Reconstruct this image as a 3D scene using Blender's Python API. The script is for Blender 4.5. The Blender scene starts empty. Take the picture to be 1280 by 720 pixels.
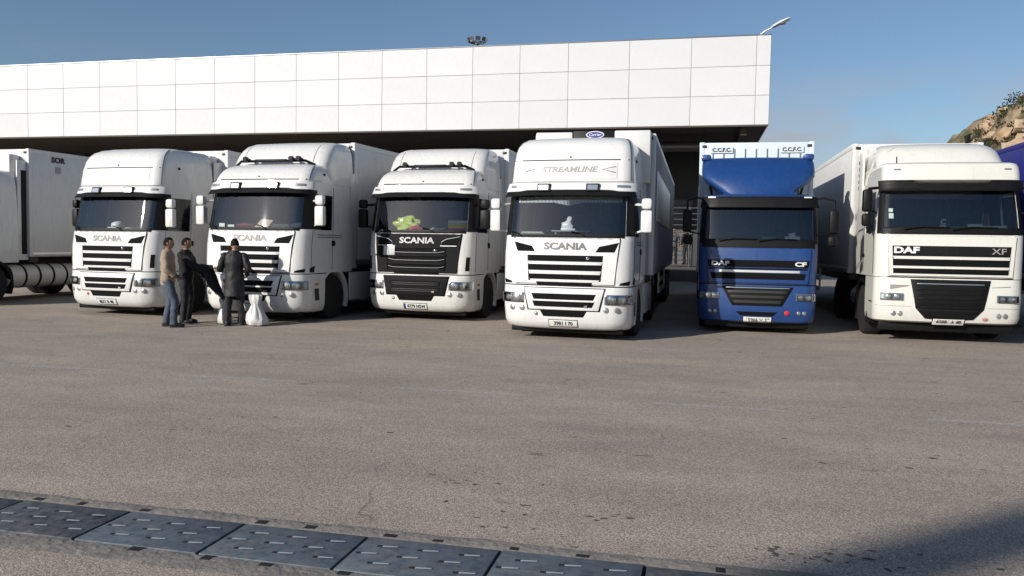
import bpy, bmesh, math, random
from math import sin, cos, pi, sqrt, radians as R
from mathutils import Vector, Matrix, noise

sc = bpy.context.scene
col = sc.collection
random.seed(11)

# ------------------------------------------------------------------ camera
def setup_camera():
    yaw, pitch, roll = R(13), R(-3.1), R(0.95)
    fw = Vector((-sin(yaw)*cos(pitch), cos(yaw)*cos(pitch), sin(pitch)))
    rt = Vector((cos(yaw), sin(yaw), 0))
    up = rt.cross(fw)
    rt2 = rt*cos(roll) + up*sin(roll)
    up2 = up*cos(roll) - rt*sin(roll)
    cam = bpy.data.objects.new('camera', bpy.data.cameras.new('camera'))
    col.objects.link(cam)
    m = Matrix((rt2, up2, -fw)).transposed().to_4x4()
    m.translation = Vector((0, 0, 1.76))
    cam.matrix_world = m
    cam.data.sensor_width = 36
    cam.data.lens = 36*1000/1280
    cam.data.clip_end = 4000
    sc.camera = cam
setup_camera()

# ------------------------------------------------------------------ sky, sun, exposure
SUN_AZ, SUN_EL = R(54), R(22.5)          # direction the light travels in the ground plane; height of the sun
def setup_light():
    w = bpy.data.worlds.new('World'); sc.world = w; w.use_nodes = True
    nt = w.node_tree; nt.nodes.clear()
    out = nt.nodes.new('ShaderNodeOutputWorld'); bg = nt.nodes.new('ShaderNodeBackground')
    sky = nt.nodes.new('ShaderNodeTexSky'); sky.sky_type = 'NISHITA'; sky.sun_disc = False
    sky.sun_elevation = SUN_EL
    tx, ty = -cos(SUN_AZ), -sin(SUN_AZ)           # towards the sun
    sky.sun_rotation = math.atan2(tx, ty)
    sky.altitude = 20; sky.air_density = 1.0; sky.dust_density = .7; sky.ozone_density = 3.2
    # thin low cloud, by direction
    geo = nt.nodes.new('ShaderNodeTexCoord'); sep = nt.nodes.new('ShaderNodeSeparateXYZ')
    nt.links.new(geo.outputs['Generated'], sep.inputs[0])
    mp = nt.nodes.new('ShaderNodeMapping'); mp.inputs['Scale'].default_value = (3.2, 3.2, 9)
    mp.inputs['Location'].default_value = (0.55, 0.2, 0.1)
    nt.links.new(geo.outputs['Generated'], mp.inputs[0])
    no = nt.nodes.new('ShaderNodeTexNoise'); no.inputs['Scale'].default_value = 2.2; no.inputs['Detail'].default_value = 7
    no.inputs['Roughness'].default_value = .55
    nt.links.new(mp.outputs[0], no.inputs['Vector'])
    cr = nt.nodes.new('ShaderNodeMapRange'); cr.inputs['From Min'].default_value = .44; cr.inputs['From Max'].default_value = .66
    nt.links.new(no.outputs[0], cr.inputs['Value'])
    hz = nt.nodes.new('ShaderNodeMapRange'); hz.inputs['From Min'].default_value = .21; hz.inputs['From Max'].default_value = .12
    nt.links.new(sep.outputs[2], hz.inputs['Value'])
    mul = nt.nodes.new('ShaderNodeMath'); mul.operation = 'MULTIPLY'
    nt.links.new(cr.outputs[0], mul.inputs[0]); nt.links.new(hz.outputs[0], mul.inputs[1])
    m2 = nt.nodes.new('ShaderNodeMath'); m2.operation = 'MULTIPLY'; m2.inputs[1].default_value = .8
    nt.links.new(mul.outputs[0], m2.inputs[0])
    mix = nt.nodes.new('ShaderNodeMixRGB'); mix.inputs[2].default_value = (4.5, 4.25, 4.5, 1)
    nt.links.new(m2.outputs[0], mix.inputs[0]); nt.links.new(sky.outputs[0], mix.inputs[1])
    nt.links.new(mix.outputs[0], bg.inputs[0]); bg.inputs[1].default_value = 0.097
    nt.links.new(bg.outputs[0], out.inputs[0])
    l = bpy.data.lights.new('sun', 'SUN'); l.energy = 5.0; l.angle = R(0.55); l.color = (1, .955, .88)
    o = bpy.data.objects.new('sun', l); col.objects.link(o)
    d = Vector((cos(SUN_AZ)*cos(SUN_EL), sin(SUN_AZ)*cos(SUN_EL), -sin(SUN_EL)))
    o.rotation_euler = d.to_track_quat('-Z', 'Y').to_euler(); o.location = (-30, -30, 30)
    v = sc.view_settings; v.view_transform = 'Standard'; v.look = 'None'; v.gamma = 1; v.exposure = 0.0; v.use_curve_mapping = False
    cy = sc.cycles; cy.max_bounces = 6; cy.diffuse_bounces = 1; cy.glossy_bounces = 3; cy.transparent_max_bounces = 8; cy.caustics_reflective = False; cy.caustics_refractive = False
setup_light()

# ------------------------------------------------------------------ materials
MATS = {}
def mat(name, c, rough=.5, metal=0.0, var=0.0, vscale=3.0, bump=0.0, bscale=40.0, coat=0.0, spec=.5, dirt=0.0, dcol=(.13, .11, .09), emit=None, dlow=.5):
    if name in MATS: return MATS[name]
    m = bpy.data.materials.new(name); m.use_nodes = True; MATS[name] = m
    nt = m.node_tree; b = nt.nodes['Principled BSDF']
    b.inputs['Base Color'].default_value = (*c, 1); b.inputs['Roughness'].default_value = rough
    b.inputs['Metallic'].default_value = metal; b.inputs['Coat Weight'].default_value = coat
    b.inputs['Coat Roughness'].default_value = .04; b.inputs['Specular IOR Level'].default_value = spec
    tc = None
    def obj_coords():
        nonlocal tc
        if tc is None:
            tc = nt.nodes.new('ShaderNodeTexCoord')
        return tc.outputs['Object']
    last = None
    if var > 0:
        n = nt.nodes.new('ShaderNodeTexNoise'); n.inputs['Scale'].default_value = vscale; n.inputs['Detail'].default_value = 6; n.inputs['Roughness'].default_value = .65
        nt.links.new(obj_coords(), n.inputs['Vector'])
        r = nt.nodes.new('ShaderNodeMapRange'); r.inputs['From Min'].default_value = .3; r.inputs['From Max'].default_value = .7
        r.inputs['To Min'].default_value = 1-var; r.inputs['To Max'].default_value = 1+var
        nt.links.new(n.outputs[0], r.inputs['Value'])
        mx = nt.nodes.new('ShaderNodeMixRGB'); mx.blend_type = 'MULTIPLY'; mx.inputs[0].default_value = 1
        mx.inputs[1].default_value = (*c, 1); nt.links.new(r.outputs[0], mx.inputs[2]); last = mx.outputs[0]
    if dirt > 0:       # road film and streaks with a shape of their own
        mp = nt.nodes.new('ShaderNodeMapping'); mp.inputs['Scale'].default_value = (7, 7, 1.3)
        nt.links.new(obj_coords(), mp.inputs[0])
        n = nt.nodes.new('ShaderNodeTexNoise'); n.inputs['Scale'].default_value = 2.0; n.inputs['Detail'].default_value = 8; n.inputs['Roughness'].default_value = .7
        nt.links.new(mp.outputs[0], n.inputs['Vector'])
        r = nt.nodes.new('ShaderNodeMapRange'); r.inputs['From Min'].default_value = dlow; r.inputs['From Max'].default_value = dlow+.3
        r.inputs['To Max'].default_value = dirt
        nt.links.new(n.outputs[0], r.inputs['Value'])
        mx = nt.nodes.new('ShaderNodeMixRGB'); nt.links.new(r.outputs[0], mx.inputs[0])
        if last is None: mx.inputs[1].default_value = (*c, 1)
        else: nt.links.new(last, mx.inputs[1])
        mx.inputs[2].default_value = (*dcol, 1); last = mx.outputs[0]
        r2 = nt.nodes.new('ShaderNodeMapRange'); r2.inputs['To Min'].default_value = rough; r2.inputs['To Max'].default_value = min(1, rough+.35)
        nt.links.new(n.outputs[0], r2.inputs['Value']); nt.links.new(r2.outputs[0], b.inputs['Roughness'])
    if last is not None: nt.links.new(last, b.inputs['Base Color'])
    if bump > 0:
        n = nt.nodes.new('ShaderNodeTexNoise'); n.inputs['Scale'].default_value = bscale; n.inputs['Detail'].default_value = 5
        nt.links.new(obj_coords(), n.inputs['Vector'])
        bp = nt.nodes.new('ShaderNodeBump'); bp.inputs['Strength'].default_value = bump; bp.inputs['Distance'].default_value = .02
        nt.links.new(n.outputs[0], bp.inputs['Height']); nt.links.new(bp.outputs[0], b.inputs['Normal'])
    if emit:
        b.inputs['Emission Color'].default_value = (*c, 1); b.inputs['Emission Strength'].default_value = emit
    return m

def glass(name, tint, ior=1.5, rough=.015):
    if name in MATS: return MATS[name]
    m = bpy.data.materials.new(name); m.use_nodes = True; MATS[name] = m
    nt = m.node_tree; nt.nodes.clear()
    o = nt.nodes.new('ShaderNodeOutputMaterial'); t = nt.nodes.new('ShaderNodeBsdfTransparent'); t.inputs[0].default_value = (*tint, 1)
    g = nt.nodes.new('ShaderNodeBsdfGlossy'); g.inputs['Roughness'].default_value = rough; g.inputs[0].default_value = (.95, .97, 1, 1)
    f = nt.nodes.new('ShaderNodeFresnel'); f.inputs[0].default_value = ior
    x = nt.nodes.new('ShaderNodeMixShader')
    nt.links.new(f.outputs[0], x.inputs[0]); nt.links.new(t.outputs[0], x.inputs[1]); nt.links.new(g.outputs[0], x.inputs[2]); nt.links.new(x.outputs[0], o.inputs[0])
    return m

W_A = mat('white_paint_a', (.66, .655, .63), .32, var=.03, coat=.8, dirt=.30)
W_B = mat('white_paint_b', (.68, .675, .65), .30, var=.03, coat=.8, dirt=.26)
W_C = mat('white_paint_c', (.67, .662, .63), .30, var=.03, coat=.8, dirt=.28)
W_D = mat('white_paint_d', (.70, .697, .68), .26, var=.02, coat=.8, dirt=.20)
W_E = mat('white_paint_e', (.67, .66, .605), .30, var=.03, coat=.8, dirt=.16)
BLUE = mat('blue_paint', (.007, .044, .175), .30, var=.08, coat=.5, dirt=.14, dcol=(.10, .10, .12))
BLACKP = mat('black_plastic', (.006, .006, .0065), .5, var=.25, vscale=8, spec=.2)
DARKP = mat('dark_grey_plastic', (.016, .016, .017), .5, var=.2, vscale=6)
GREYP = mat('charcoal_paint', (.009, .009, .010), .55, var=.15, dirt=.08, spec=.15)
MESHM = mat('grille_mesh', (.006, .006, .0065), .7, bump=.4, bscale=160, spec=.1)
LININ = mat('cab_lining', (.06, .068, .078), .8)
DASH = mat('dashboard_grey', (.022, .023, .026), .65, bump=.15, bscale=90)
SEAT = mat('seat_cloth', (.045, .05, .06), .9, var=.2)
CURT = mat('bunk_curtain', (.07, .095, .12), .9, var=.2, vscale=9)
CHROME = mat('chrome', (.75, .75, .76), .12, 1.0)
ALU = mat('aluminium', (.55, .55, .55), .38, 1.0, var=.1)
STEEL = mat('chassis_steel', (.03, .029, .028), .6, var=.3)
RUBBER = mat('tyre_rubber', (.009, .0085, .008), .9, var=.25, vscale=14, bump=.2, bscale=60)
RIMM = mat('rim_grey', (.13, .125, .12), .5, .3, var=.25, vscale=9)
PLATE = mat('plate_white', (.72, .72, .68), .4, var=.08, vscale=14)
INK = mat('plate_ink', (.03, .03, .035), .6)
BADGE = mat('badge_chrome', (.36, .355, .35), .45)
BADGEP = mat('badge_faded', (.30, .29, .28), .55)
BADGEW = mat('badge_white', (.70, .70, .70), .35)
LENSB = mat('reflector_bowl', (.72, .72, .70), .16, .9)
HOUS = mat('lamp_housing', (.30, .30, .30), .3, .6)
LENS = glass('lamp_lens', (.86, .88, .9), 1.45, .03)
WIND = glass('windscreen_glass', (.88, .94, .95), 1.85)
SIDEG = glass('side_glass', (.40, .44, .46), 1.5)
MIRG = mat('mirror_silver', (.6, .62, .65), .03, 1.0)
REDM = mat('red_lens', (.55, .02, .02), .3, coat=.5)
ORANGE = mat('orange_lens', (.6, .16, .02), .3, coat=.5)
TRW = mat('trailer_white', (.64, .635, .61), .36, var=.04, vscale=1.5, coat=.15, dirt=.22)
TRG = mat('trailer_grey', (.36, .37, .40), .45, var=.06, dirt=.15)
TRBOX = mat('container_pale_blue', (.60, .68, .75), .5, var=.05, dirt=.25)
TARP = mat('blue_tarpaulin', (.018, .020, .16), .5, var=.15, vscale=2, bump=.15, bscale=3)
LOGOB = mat('logo_blue', (.02, .03, .22), .35)

def gz(y):
    """the yard rises very gently from the drain towards the building"""
    return max(0.0, min(y, 34.0)-4.6)*.0042

# ------------------------------------------------------------------ mesh helpers
def link(o, parent=None):
    col.objects.link(o)
    if parent is not None: o.parent = parent
    return o
def mk(name, vs, fs, m, parent=None, smooth=None, fmi=None):
    me = bpy.data.meshes.new(name); me.from_pydata([tuple(v) for v in vs], [], fs)
    for mm in (m if isinstance(m, (list, tuple)) else [m]): me.materials.append(mm)
    if fmi: me.polygons.foreach_set('material_index', fmi)
    me.update()
    if smooth:
        me.shade_smooth(); me.set_sharp_from_angle(angle=R(smooth))
    o = bpy.data.objects.new(name, me)
    return link(o, parent)
def tag(o, label, cat, group=None, kind=None):
    if label: o['label'] = label
    if cat: o['category'] = cat
    if group: o['group'] = group
    if kind: o['kind'] = kind
    return o
def empty(name, loc=(0, 0, 0), rz=0, parent=None, s=1):
    o = bpy.data.objects.new(name, None); o.empty_display_size = .3
    o.location = loc; o.rotation_euler = (0, 0, rz); o.scale = (s, s, s)
    return link(o, parent)

class MB:
    def __init__(s): s.v = []; s.f = []; s.mi = []; s.m = 0
    def add(s, vs, fs):
        b = len(s.v); s.v += [Vector(v) for v in vs]; s.f += [[i+b for i in f] for f in fs]; s.mi += [s.m]*len(fs)
        return s
    def box(s, x0, x1, y0, y1, z0, z1, bev=0.0):
        if bev <= 0:
            return s.add([(x0,y0,z0),(x1,y0,z0),(x1,y1,z0),(x0,y1,z0),(x0,y0,z1),(x1,y0,z1),(x1,y1,z1),(x0,y1,z1)],
                         [[0,3,2,1],[4,5,6,7],[0,1,5,4],[1,2,6,5],[2,3,7,6],[3,0,4,7]])
        bm = bmesh.new(); bmesh.ops.create_cube(bm, size=1)
        for v in bm.verts: v.co = Vector(((x0+x1)/2+v.co.x*(x1-x0), (y0+y1)/2+v.co.y*(y1-y0), (z0+z1)/2+v.co.z*(z1-z0)))
        bmesh.ops.bevel(bm, geom=list(bm.edges), offset=min(bev, .49*min(abs(x1-x0), abs(y1-y0), abs(z1-z0))), segments=2, profile=.5, affect='EDGES')
        bm.verts.index_update(); s.add([v.co.copy() for v in bm.verts], [[v.index for v in f.verts] for f in bm.faces]); bm.free(); return s
    def tube(s, pts, r, n=8, cap=True):
        pts = [Vector(p) for p in pts]; rs = r if isinstance(r, (list, tuple)) else [r]*len(pts)
        vs = []; fs = []
        prev = None
        for i, p in enumerate(pts):
            d = (pts[min(i+1, len(pts)-1)] - pts[max(i-1, 0)]).normalized()
            a = prev if prev is not None and abs(prev.dot(d)) < .95 else (Vector((0,0,1)) if abs(d.z) < .9 else Vector((1,0,0)))
            u = d.cross(a).normalized(); w = u.cross(d).normalized(); prev = w
            for k in range(n):
                t = 2*pi*k/n; vs.append(p + (u*cos(t) + w*sin(t))*rs[i])
        for i in range(len(pts)-1):
            for k in range(n):
                fs.append([i*n+k, i*n+(k+1) % n, (i+1)*n+(k+1) % n, (i+1)*n+k])
        if cap: fs += [list(range(n))[::-1], [len(vs)-n+k for k in range(n)]]
        return s.add(vs, fs)
    def lathe(s, prof, c, axis='x', n=28):      # prof: (along, radius)
        vs = []; fs = []; c = Vector(c)
        for a, r in prof:
            for k in range(n):
                t = 2*pi*k/n
                if axis == 'x': vs.append(c + Vector((a, r*cos(t), r*sin(t))))
                elif axis == 'y': vs.append(c + Vector((r*cos(t), a, r*sin(t))))
                else: vs.append(c + Vector((r*cos(t), r*sin(t), a)))
        for i in range(len(prof)-1):
            for k in range(n): fs.append([i*n+k, i*n+(k+1) % n, (i+1)*n+(k+1) % n, (i+1)*n+k])
        fs.append(list(range(n))[::-1]); fs.append([len(vs)-n+k for k in range(n)])
        return s.add(vs, fs)
    def blob(s, c, r, n=2, jit=.15, seed=0):
        bm = bmesh.new(); bmesh.ops.create_icosphere(bm, subdivisions=n, radius=1)
        c = Vector(c)
        for v in bm.verts:
            k = 1+jit*noise.noise(v.co*1.7+Vector((seed*3.1, seed, 0)))*2
            v.co = c + Vector((v.co.x*r[0]*k, v.co.y*r[1]*k, v.co.z*r[2]*k))
        bm.verts.index_update(); s.add([v.co.copy() for v in bm.verts], [[v.index for v in f.verts] for f in bm.faces]); bm.free(); return s
    def build(s, name, m, parent=None, smooth=35): return mk(name, s.v, s.f, m, parent, smooth, s.mi if isinstance(m, (list, tuple)) else None)

def text_mesh(txt, size, wx=1.0, bold=0.0, shear=0.0, ext=.004):
    cu = bpy.data.curves.new('lettering', 'FONT'); cu.body = txt; cu.size = size; cu.align_x = 'CENTER'; cu.align_y = 'CENTER'
    cu.offset = bold; cu.extrude = ext; cu.shear = shear; cu.resolution_u = 3
    o = bpy.data.objects.new('lettering', cu); col.objects.link(o)
    dg = bpy.context.evaluated_depsgraph_get(); me = bpy.data.meshes.new_from_object(o.evaluated_get(dg))
    vs = [Vector((v.co.x*wx, v.co.y, v.co.z)) for v in me.vertices]; fs = [list(p.vertices) for p in me.polygons]
    bpy.data.objects.remove(o); bpy.data.curves.remove(cu); bpy.data.meshes.remove(me)
    return vs, fs

# ------------------------------------------------------------------ curved cab surfaces
class Surf:
    """front + corners + sides of a cab; prof rows (z, y of the front, half width, corner radius)"""
    def __init__(s, prof, bulge=.1, yr=2.2): s.p = prof; s.b = bulge; s.yr = yr
    def at(s, z):
        p = s.p
        if z <= p[0][0]: return p[0][1:]
        for a, b in zip(p, p[1:]):
            if z <= b[0]:
                t = (z-a[0])/(b[0]-a[0]); return tuple(a[i]+(b[i]-a[i])*t for i in (1, 2, 3))
        return p[-1][1:]
    def pn(s, q, z):
        """q in [-1,1] flat front, 1..2 corner, 2..3 side (fraction to rear)"""
        yf, w, r = s.at(z); g = 1 if q >= 0 else -1; a = abs(q); fl = w-r
        if a <= 1: return Vector((q*fl, yf+s.b*(a*fl/w)**2, z)), Vector((2*s.b*q*fl/w**2, -1, 0)).normalized()
        if a <= 2:
            t = (a-1)*pi/2; x = fl+r*sin(t); return Vector((g*x, yf+s.b*(min(x, fl+r*.5)/w)**2+r*(1-cos(t)), z)), Vector((g*sin(t), -cos(t), 0))
        yc = yf+s.b*((fl+r*.5)/w)**2+r
        return Vector((g*w, yc+(a-2)*(s.yr-yc), z)), Vector((g, 0, 0))
    def x2q(s, x, z):
        """x beyond the half width runs on along the side in metres"""
        yf, w, r = s.at(z); g = 1 if x >= 0 else -1; a = abs(x); fl = w-r
        if a <= fl: return x/fl
        if a < w: return g*(1+math.asin((a-fl)/r)/(pi/2))
        yc = yf+s.b*((fl+r*.5)/w)**2+r
        return g*(2+(a-w)/(s.yr-yc))
    def P(s, x, z, off=0.0):
        p, n = s.pn(s.x2q(x, z), z); return p+n*off

QCOL = [-3, -2.8, -2.62, -2.48, -2.25, -2.05, -2, -1.85, -1.7, -1.5, -1.34, -1.17, -1, -.8, -.6, -.4, -.2, 0]
QCOL = QCOL + [-q for q in QCOL[-2::-1]]

def grid_mesh(name, P, nu, nv, hole, m, parent, th=0.0, smooth=35, back=None):
    """P(i,j) front points; back(i,j) points give thickness"""
    vs = []; idx = {}; fs = []
    def V(i, j, k):
        if (i, j, k) not in idx:
            idx[(i, j, k)] = len(vs); vs.append(P(i, j) if k == 0 else back(i, j))
        return idx[(i, j, k)]
    cells = {(i, j) for i in range(nu-1) for j in range(nv-1) if not (hole and hole(i, j))}
    for i, j in cells:
        fs.append([V(i, j, 0), V(i+1, j, 0), V(i+1, j+1, 0), V(i, j+1, 0)])
        if back:
            fs.append([V(i, j, 1), V(i, j+1, 1), V(i+1, j+1, 1), V(i+1, j, 1)])
            for (di, dj, a, b) in ((-1,0,(i,j+1),(i,j)), (1,0,(i+1,j),(i+1,j+1)), (0,-1,(i,j),(i+1,j)), (0,1,(i+1,j+1),(i,j+1))):
                if (i+di, j+dj) not in cells: fs.append([V(*b, 0), V(*a, 0), V(*a, 1), V(*b, 1)])
    return mk(name, vs, fs, m, parent, smooth)

def shell(name, S, zs, m, parent, hole=None, q0=-3, q1=3, off=0.0, th=.03, cap=False, capy=None):
    qs = [q for q in QCOL if q0 <= q <= q1]
    def P(i, j, o=off):
        p, n = S.pn(qs[i], zs[j]); return p+n*o
    hf = (lambda i, j: hole((qs[i]+qs[i+1])/2, (zs[j]+zs[j+1])/2)) if hole else None
    o = grid_mesh(name, P, len(qs), len(zs), hf, m, parent, back=lambda i, j: P(i, j, off-th))
    if cap:
        me = o.data; bm = bmesh.new(); bm.from_mesh(me)
        vs = [bm.verts.new(P(i, len(zs)-1)+Vector((0, 0, .001))) for i in range(len(qs))]
        cc = [bm.verts.new(Vector((P(i, len(zs)-1).x*.45, max(P(i, len(zs)-1).y, P(len(qs)//2, len(zs)-1).y+.25), zs[-1]+.02))) for i in range(len(qs))]
        for i in range(len(qs)-1): bm.faces.new([vs[i], vs[i+1], cc[i+1], cc[i]])
        bm.faces.new(cc)
        bm.to_mesh(me); bm.free(); me.shade_smooth(); me.set_sharp_from_angle(angle=R(35))
    return o

def pane(name, S, zs, q0, q1, m, parent, off=-.012):
    qs = [q for q in QCOL if q0-1e-6 <= q <= q1+1e-6]
    def P(i, j, o=off):
        p, n = S.pn(qs[i], zs[j]); return p+n*o
    return grid_mesh(name, P, len(qs), len(zs), None, m, parent, smooth=60)

def lerp_poly(pts, t):
    n = len(pts)-1; f = min(max(t, 0), 1)*n; i = min(int(f), n-1); k = f-i
    return (pts[i][0]+(pts[i+1][0]-pts[i][0])*k, pts[i][1]+(pts[i+1][1]-pts[i][1])*k)

def patch(name, S, bot, top, m, parent, off=.02, th=.03, nu=10, nv=3, offs=None, bev=.007):
    """sheet laid on S between two polylines of (x,z), with thickness and a rolled edge"""
    us = [0, .012]+[i/nu for i in range(1, nu)]+[.988, 1]; vs_ = [0, .06]+[i/nv for i in range(1, nv)]+[.94, 1]
    def Q(i, j, o):
        u, v = us[i], vs_[j]; b = lerp_poly(bot, u); t = lerp_poly(top, u)
        x = b[0]+(t[0]-b[0])*v; z = b[1]+(t[1]-b[1])*v
        o2 = o+(offs(u, v) if offs else 0)
        return S.P(x, z, o2)
    edge = lambda i, j: i in (0, len(us)-1) or j in (0, len(vs_)-1)
    return grid_mesh(name, lambda i, j: Q(i, j, off-(bev if edge(i, j) else 0)), len(us), len(vs_), None, m, parent, back=lambda i, j: Q(i, j, off-th))
def rect(name, S, x0, x1, z0, z1, m, parent, off=.02, th=.03, **k):
    return patch(name, S, [(x0, z0), (x1, z0)], [(x0, z1), (x1, z1)], m, parent, off, th, **k)
def drape(name, txt, S, x, z, size, m, parent, off, wx=1.0, bold=0.0, shear=0.0):
    vs, fs = text_mesh(txt, size, wx, bold, shear)
    return mk(name, [S.P(x+v.x, z+v.y, off+v.z) for v in vs], fs, m, parent)
def disc(name, S, x, z, r, m, parent, off=.012, dome=.015, n=14, rz=None):
    mb = MB(); c, nn = S.pn(S.x2q(x, z), z); u = Vector((-nn.y, nn.x, 0)); w = Vector((0, 0, 1)); rz = rz or r
    rings = [(1, off-.015), (1, off), (.7, off+dome*.55), (.35, off+dome*.9)]
    vs = [c+u*(r*k*cos(2*pi*i/n))+w*(rz*k*sin(2*pi*i/n))+nn*o for k, o in rings for i in range(n)]
    fs = [[a*n+i, a*n+(i+1) % n, (a+1)*n+(i+1) % n, (a+1)*n+i] for a in range(len(rings)-1) for i in range(n)]+[[(len(rings)-1)*n+i for i in range(n)]]
    return mk(name, vs, fs, m, parent, 40)

# ------------------------------------------------------------------ truck parts
def wheel(parent, x, y, r=.5, w=.32, dual=False):
    g = 1 if x > 0 else -1
    hub = MB().lathe([(-.02*g, .02), (.05*g, .11), (.10*g, .12), (.14*g, .09), (.15*g, .03)], (x, y, r), n=14).build('wheel', RIMM, parent)
    a = w/2
    prof = [(-a, r*.58), (-a*1.02, r*.8), (-a*.92, r*.95), (-a*.6, r), (0, r*1.005), (a*.6, r), (a*.92, r*.95), (a*1.02, r*.8), (a, r*.58)]
    MB().lathe(prof, (x, y, r)).build('tyre', RUBBER, hub, 50)
    if dual: MB().lathe(prof, (x-g*(w+.03), y, r)).build('tyre', RUBBER, hub, 50)
    rim = MB().lathe([(g*a*.95, r*.58), (g*a*.85, r*.53), (g*a*.2, r*.48), (g*a*.1, r*.3), (g*a*.35, r*.2)], (x, y, r))
    for k in range(8):
        t = 2*pi*k/8; rim.box(x+g*a*.1, x+g*a*.3, y+cos(t)*r*.36-.02, y+cos(t)*r*.36+.02, r+sin(t)*r*.36-.02, r+sin(t)*r*.36+.02)
    rim.build('rim', RIMM, hub, 30)
    return hub

def mirror(parent, g, m, xin, yin, zt, xo, y, z0, z1, w=.20, small=True, hang=False):
    """g side; arm leaves the cab at xin,yin,zt"""
    mb = MB()
    mb.box(xo-w/2, xo+w/2, y-.06, y+.09, z0, z1, .045)
    head = mb.build('mirror', m, parent, 40)
    MB().box(xo-w/2+.02, xo+w/2-.02, y+.091, y+.095, z0+.04, z1-.04).build('mirror_glass', MIRG, head)
    if small:
        MB().box(xo-w/2+.01, xo+w/2-.01, y-.06, y+.09, z1+.015, z1+.22, .05).build('wide_angle_mirror', m, head, 40)
    am = m if not hang else BLACKP
    if hang:
        MB().tube([(xin*g, yin, zt), ((abs(xin)+.18)*g, yin-.08, zt+.03), (abs(xo)*g, y-.02, zt-.05), (abs(xo)*g, y, z1-.02)], .02).build('mirror_arm', am, head)
        MB().tube([(xin*g, yin, z0-.05), (abs(xo)*g, y, z0+.02)], .016).build('mirror_arm', am, head)
    else:
        MB().tube([(xin*g, yin, zt), ((abs(xo)-.02)*g, y, zt-.03)], .026).build('mirror_arm', am, head)
        MB().tube([(xin*g, yin, z0-.02), ((abs(xo)-.02)*g, y, z0+.05)], .022).build('mirror_arm', am, head)
    return head

def headlight(root, S, g, x0, x1, z0, z1, round_=False, orange=True):
    xa, xb = (x0, x1) if g > 0 else (-x1, -x0)
    h = rect('headlight', S, xa, xb, z0, z1, HOUS, root, .012, .03, nu=8)
    n = 2 if x1-x0 > .3 else 1
    for k in range(n):
        xm = g*(x0+(x1-x0)*(.28+.36*k)); disc('reflector', S, xm, (z0+z1)/2, (z1-z0)*.44, LENSB, h, .022, .012)
    if orange: rect('indicator', S, *sorted((g*(x1-.055), g*(x1-.01))), z0+.02, z1-.02, ALU, h, .018, .012, nu=2)
    rect('lens', S, xa+.004, xb-.004, z0+.004, z1-.004, LENS, h, .034, .004, nu=8)
    return h

def cab_inside(root, S, yb, dashz=1.955, w=1.12, wheel_x=.55, curtain=True):
    d = MB()
    d.add([(-w,.30,1.2),(w,.30,1.2),(w,.30,dashz-.02),(-w,.30,dashz-.02),(-w,.72,dashz+.03),(w,.72,dashz+.03),(w,.92,dashz-.25),(-w,.92,dashz-.25),(-w,.92,1.2),(w,.92,1.2)],
          [[0,1,2,3],[3,2,5,4],[4,5,6,7],[7,6,9,8]]).box(wheel_x-.28, wheel_x+.28, .6, .95, dashz-.05, dashz+.10, .04)
    d.build('dashboard', DASH, root)
    sw = MB(); c = Vector((wheel_x, .98, dashz+.07)); rr = .23
    pts = [c+Vector((rr*cos(2*pi*k/20), rr*sin(2*pi*k/20)*.5, rr*sin(2*pi*k/20)*.85)) for k in range(21)]
    sw.tube(pts, .018, 6, False)
    sw.tube([c+Vector((-rr, 0, 0)), c+Vector((rr, 0, 0))], .016, 6); sw.tube([c, c+Vector((0, -.25, -.15))], .03, 6)
    sw.build('steering_wheel', BLACKP, root)
    for x in (-.55, .55):
        st = MB().box(x-.25, x+.25, 1.25, 1.75, 1.35, 1.55, .06).box(x-.24, x+.24, 1.62, 1.78, 1.5, 2.2, .06).box(x-.13, x+.13, 1.64, 1.76, 2.22, 2.42, .05)
        st.build('seat', SEAT, root, 40)
    if curtain:
        cv = []; n = 44
        for i in range(n+1):
            x = -w+2*w*i/n; y = yb-.15+.03*sin(i*1.9)
            cv += [(x, y, 1.3), (x, y, 2.74)]
        mk('bunk_curtain', cv, [[2*i, 2*i+2, 2*i+3, 2*i+1] for i in range(n)], CURT, root, 60)

def plate(root, S, x, z, w, h, txt, off=.02, band=None, name='number_plate'):
    p = rect(name, S, x-w/2, x+w/2, z-h/2, z+h/2, PLATE, root, off, .02, nu=3)
    rect('plate_frame', S, x-w/2-.015, x+w/2+.015, z-h/2-.015, z+h/2+.015, BLACKP, p, off-.008, .02, nu=3)
    if band: rect('country_band', S, x-w/2+.004, x-w/2+.045, z-h/2+.004, z+h/2-.004, LOGOB, p, off+.003, .004, nu=2)
    if txt: drape('plate_text', txt, S, x+(.02 if band else 0), z-.002, h*.86, INK, p, off+.003, wx=.92, bold=.0012)
    return p

def chassis(root, y0, y1, paint, tank=ALU):
    mb = MB()
    for x in (-.42, .42): mb.box(x-.04, x+.04, y0, y1, .75, 1.0)
    for y in (y0+.5, (y0+y1)/2, y1-.1): mb.box(-.42, .42, y-.05, y+.05, .78, .95)
    mb.build('chassis_frame', STEEL, root, 0)
    fw = MB().box(-.45, .45, y1-1.5, y1-.6, 1.02, 1.14, .03).build('fifth_wheel', STEEL, root)
    for g in (-1, 1):
        if tank is None: continue
        t = MB().lathe([(-.02, .1), (0, .29), (1.15, .29), (1.17, .1)], (.83*g, 2.1, .68), 'y', 20); t.build('fuel_tank', tank, root, 40)
    return fw

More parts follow.
